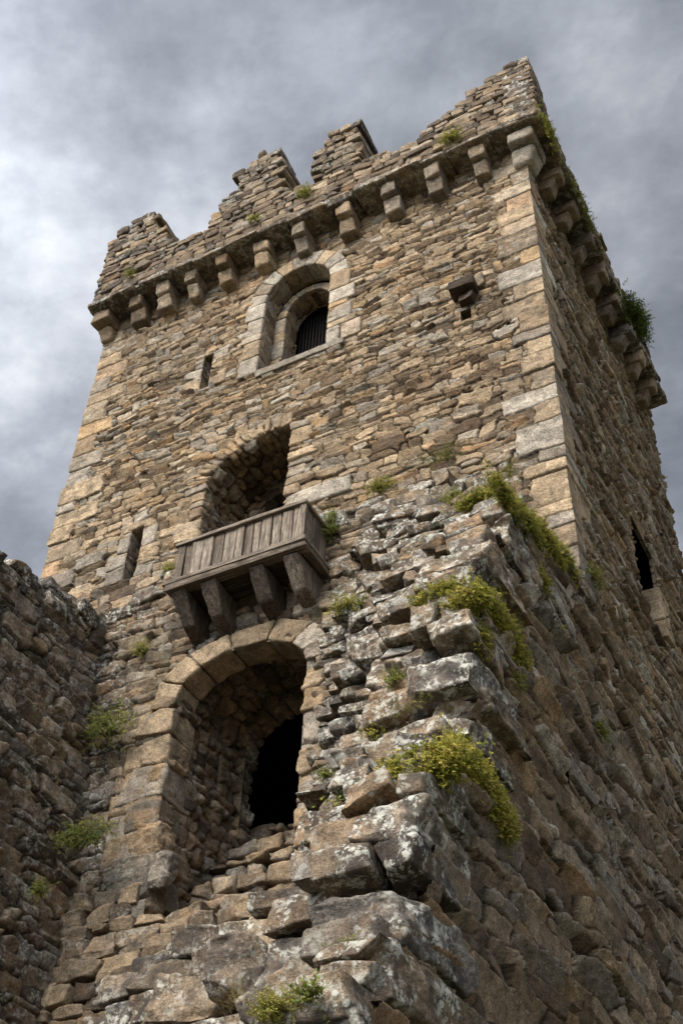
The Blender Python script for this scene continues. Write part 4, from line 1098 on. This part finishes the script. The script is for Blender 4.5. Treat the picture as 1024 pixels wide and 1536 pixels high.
clumps('moss_cushion', 'moss strip draped along the top ledge beside the corner stones', [(aty(720, 752, 8.1), (.25, .12, .08), 1.0), (atx(755, 748, SX), (.05, .3, .10), .9), (atx(790, 790, SX), (.05, .4, .10), 1.0), (atx(820, 815, SX), (.05, .4, .10), .9), (atx(848, 842, SX), (.04, .3, .09), .5), (atx(810, 870, SX), (.03, .15, .1), .4)], 850, 0.085, 0.017, 0.08, 0.9, (0.5, -0.5, 0.6), 0.06)
one = lambda nm, lb, c, s, n, L, lf, hue, dr=0.7, out=FW, dry=0.05, broad=0.62, cat='moss', nl=8: clumps(nm, lb, [(c, s, 1.0)], n, L, lf, hue, dr, out, dry, broad, cat, nl)
one('moss_tuft', 'bright moss tuft on the ledge right of the balcony top', aty(570, 732, 9.72), (.20, .06, .07), 190, .13, .018, .25)
one('moss_tuft', 'round moss tuft hanging right of the rightmost balcony bracket', aty(525, 912, 9.2), (.22, .08, .09), 240, .14, .019, .3)
one('fern', 'dark fern spray hanging on the left wall level with the door arch', aty(160, 1090, 9.3), (.30, .12, .22), 300, .20, .022, .55, 0.9, (0.5, -.6, .3), cat='fern')
one('fern', 'dark fern spray hanging low on the left wall beside the door jamb', aty(122, 1255, 9.05), (.34, .12, .13), 320, .20, .022, .65, 0.9, (0.5, -.6, .3), cat='fern')
one('leafy_plant', 'leafy green plant beside the lowest stone of the right door jamb', aty(515, 1250, 6.35), (.13, .06, .12), 110, .17, .040, .6, 0.4, FW, cat='plant', nl=5, broad=.8)
one('moss_tuft', 'small moss tuft below the door arch on the right, over a lichen boulder', aty(592, 1020, 7.0), (.08, .05, .08), 80, .10, .017, .5)
one('moss_tuft', 'yellow tuft in the crack left of the biggest moss cushion', aty(565, 1103, 7.1), (.09, .05, .08), 100, .11, .017, .2)
one('grass_tuft', 'dry reddish grass tuft lying on the ledge above the largest moss cushion', aty(612, 1065, 6.6), (.16, .06, .04), 90, .13, .014, .2, .5, FW, .75, .3, 'grass tuft')
one('moss_tuft', 'moss tuft beside the lower left corner of the balcony', aty(255, 855, 9.45), (.12, .05, .06), 70, .12, .016, .4)
one('moss_tuft', 'small tuft on the left gatehouse wall below the arrow slit', aty(213, 975, 9.45), (.12, .05, .10), 90, .12, .016, .45)
one('creeper', 'dark creeper hanging behind the right end of the balcony', aty(496, 790, 9.45), (.07, .06, .22), 150, .13, .020, .7, cat='creeper')
one('weed', 'sparse weeds standing on the ledge against the tower wall', aty(662, 690, 9.75), (.32, .06, .07), 120, .22, .016, .5, .2, (0, -.4, 1), .15, cat='weed')
one('weed', 'thin weed against the tower corner stones above the moss strip', aty(765, 712, 9.7), (.07, .05, .10), 50, .16, .016, .5, .3, (0, -.4, 1), cat='weed')
one('moss_tuft', 'moss tuft on the ledge left of the highest moss strip', aty(675, 750, 8.9), (.10, .06, .07), 90, .12, .016, .35)
one('moss_tuft', 'moss tuft on the shaded side wall just under the tower corner stones', atx(888, 868, SX), (.03, .22, .08), 110, .14, .018, .6, .6, (1, -.3, .4))
one('moss_tuft', 'small moss tuft alone on the shaded side wall', atx(900, 1097, SX), (.02, .11, .06), 70, .10, .016, .4, .6, (1, -.3, .4))
one('moss_tuft', 'small tuft on the side wall beneath the trailing moss cushion', atx(772, 1022, SX), (.02, .08, .10), 70, .11, .016, .4, .6, (1, -.3, .4))
one('moss_tuft', 'faint tuft on the side wall right of the trailing moss cushion', atx(835, 948, SX), (.02, .12, .06), 50, .09, .015, .4, .6, (1, -.3, .4))
one('moss_tuft', 'yellow green tuft growing on the parapet near its highest corner', aty(675, 210, PY-.05), (.16, .05, .10), 130, .17, .024, .15)
one('moss_tuft', 'dull tuft growing on the parapet between the two middle merlons', aty(456, 292, PY-.05), (.10, .05, .14), 100, .15, .022, .3)
one('moss_tuft', 'small tuft low on the parapet beneath the leftmost merlon', aty(195, 412, PY-.04), (.10, .04, .07), 60, .12, .02, .4)
one('moss_tuft', 'faint moss patch below the stepped middle merlon', aty(380, 330, PY-.04), (.14, .04, .07), 60, .11, .02, .3)
one('bush', 'dark leafy bush growing out of the far side parapet', atx(950, 482, PX+.12), (.08, .50, .14), 380, .22, .045, .9, .1, (.9, -.1, .6), .03, cat='bush', nl=6, broad=.7)
one('ivy_patch', 'green patch of growth on the side parapet near the highest corner', atx(822, 200, PX+.05), (.03, .40, .20), 150, .10, .024, .35, .3, (.9, -.2, .5), cat='ivy')
one('ivy_patch', 'middle patch of growth along the top of the side parapet', atx(872, 312, PX+.05), (.04, .7, .12), 130, .10, .026, .6, .3, (.9, -.2, .5), cat='ivy')
one('moss_tuft', 'pale moss in the crack at the foot of the steps beside the boulder', aty(462, 1350, 6.9), (.10, .05, .07), 110, .11, .015, .2, dry=.3)
one('moss_tuft', 'bright moss tuft at the bottom edge of the ruin', aty(415, 1522, 5.0), (.11, .06, .05), 260, .10, .014, .3, .3, (0, -.5, .9))
one('grass_tuft', 'dry orange weed sprawling beside the bottom moss tuft', aty(362, 1512, 5.15), (.10, .05, .03), 50, .16, .012, .2, .1, (-.2, -.5, .8), .8, .3, 'grass tuft')
one('leafy_plant', 'small bright leaved plant under the lowest broad boulder', aty(465, 1497, 4.95), (.05, .03, .03), 26, .09, .032, .75, .3, (0, -.6, .7), 0, .85, 'plant', 4)
one('leafy_plant', 'small weed in the gap between the two lowest boulders', aty(525, 1432, 5.35), (.05, .03, .06), 40, .10, .020, .7, .5, FW, .1, .8, 'plant', 5)
one('moss_tuft', 'small green tuft on the jamb boulder above the leafy plant', aty(490, 1165, 7.2), (.06, .03, .04), 50, .08, .016, .6)
one('fern', 'small fern at the lower left corner of the wall', aty(60, 1335, 8.6), (.12, .06, .08), 90, .13, .018, .6, .8, (0.5, -.6, .3), cat='fern')
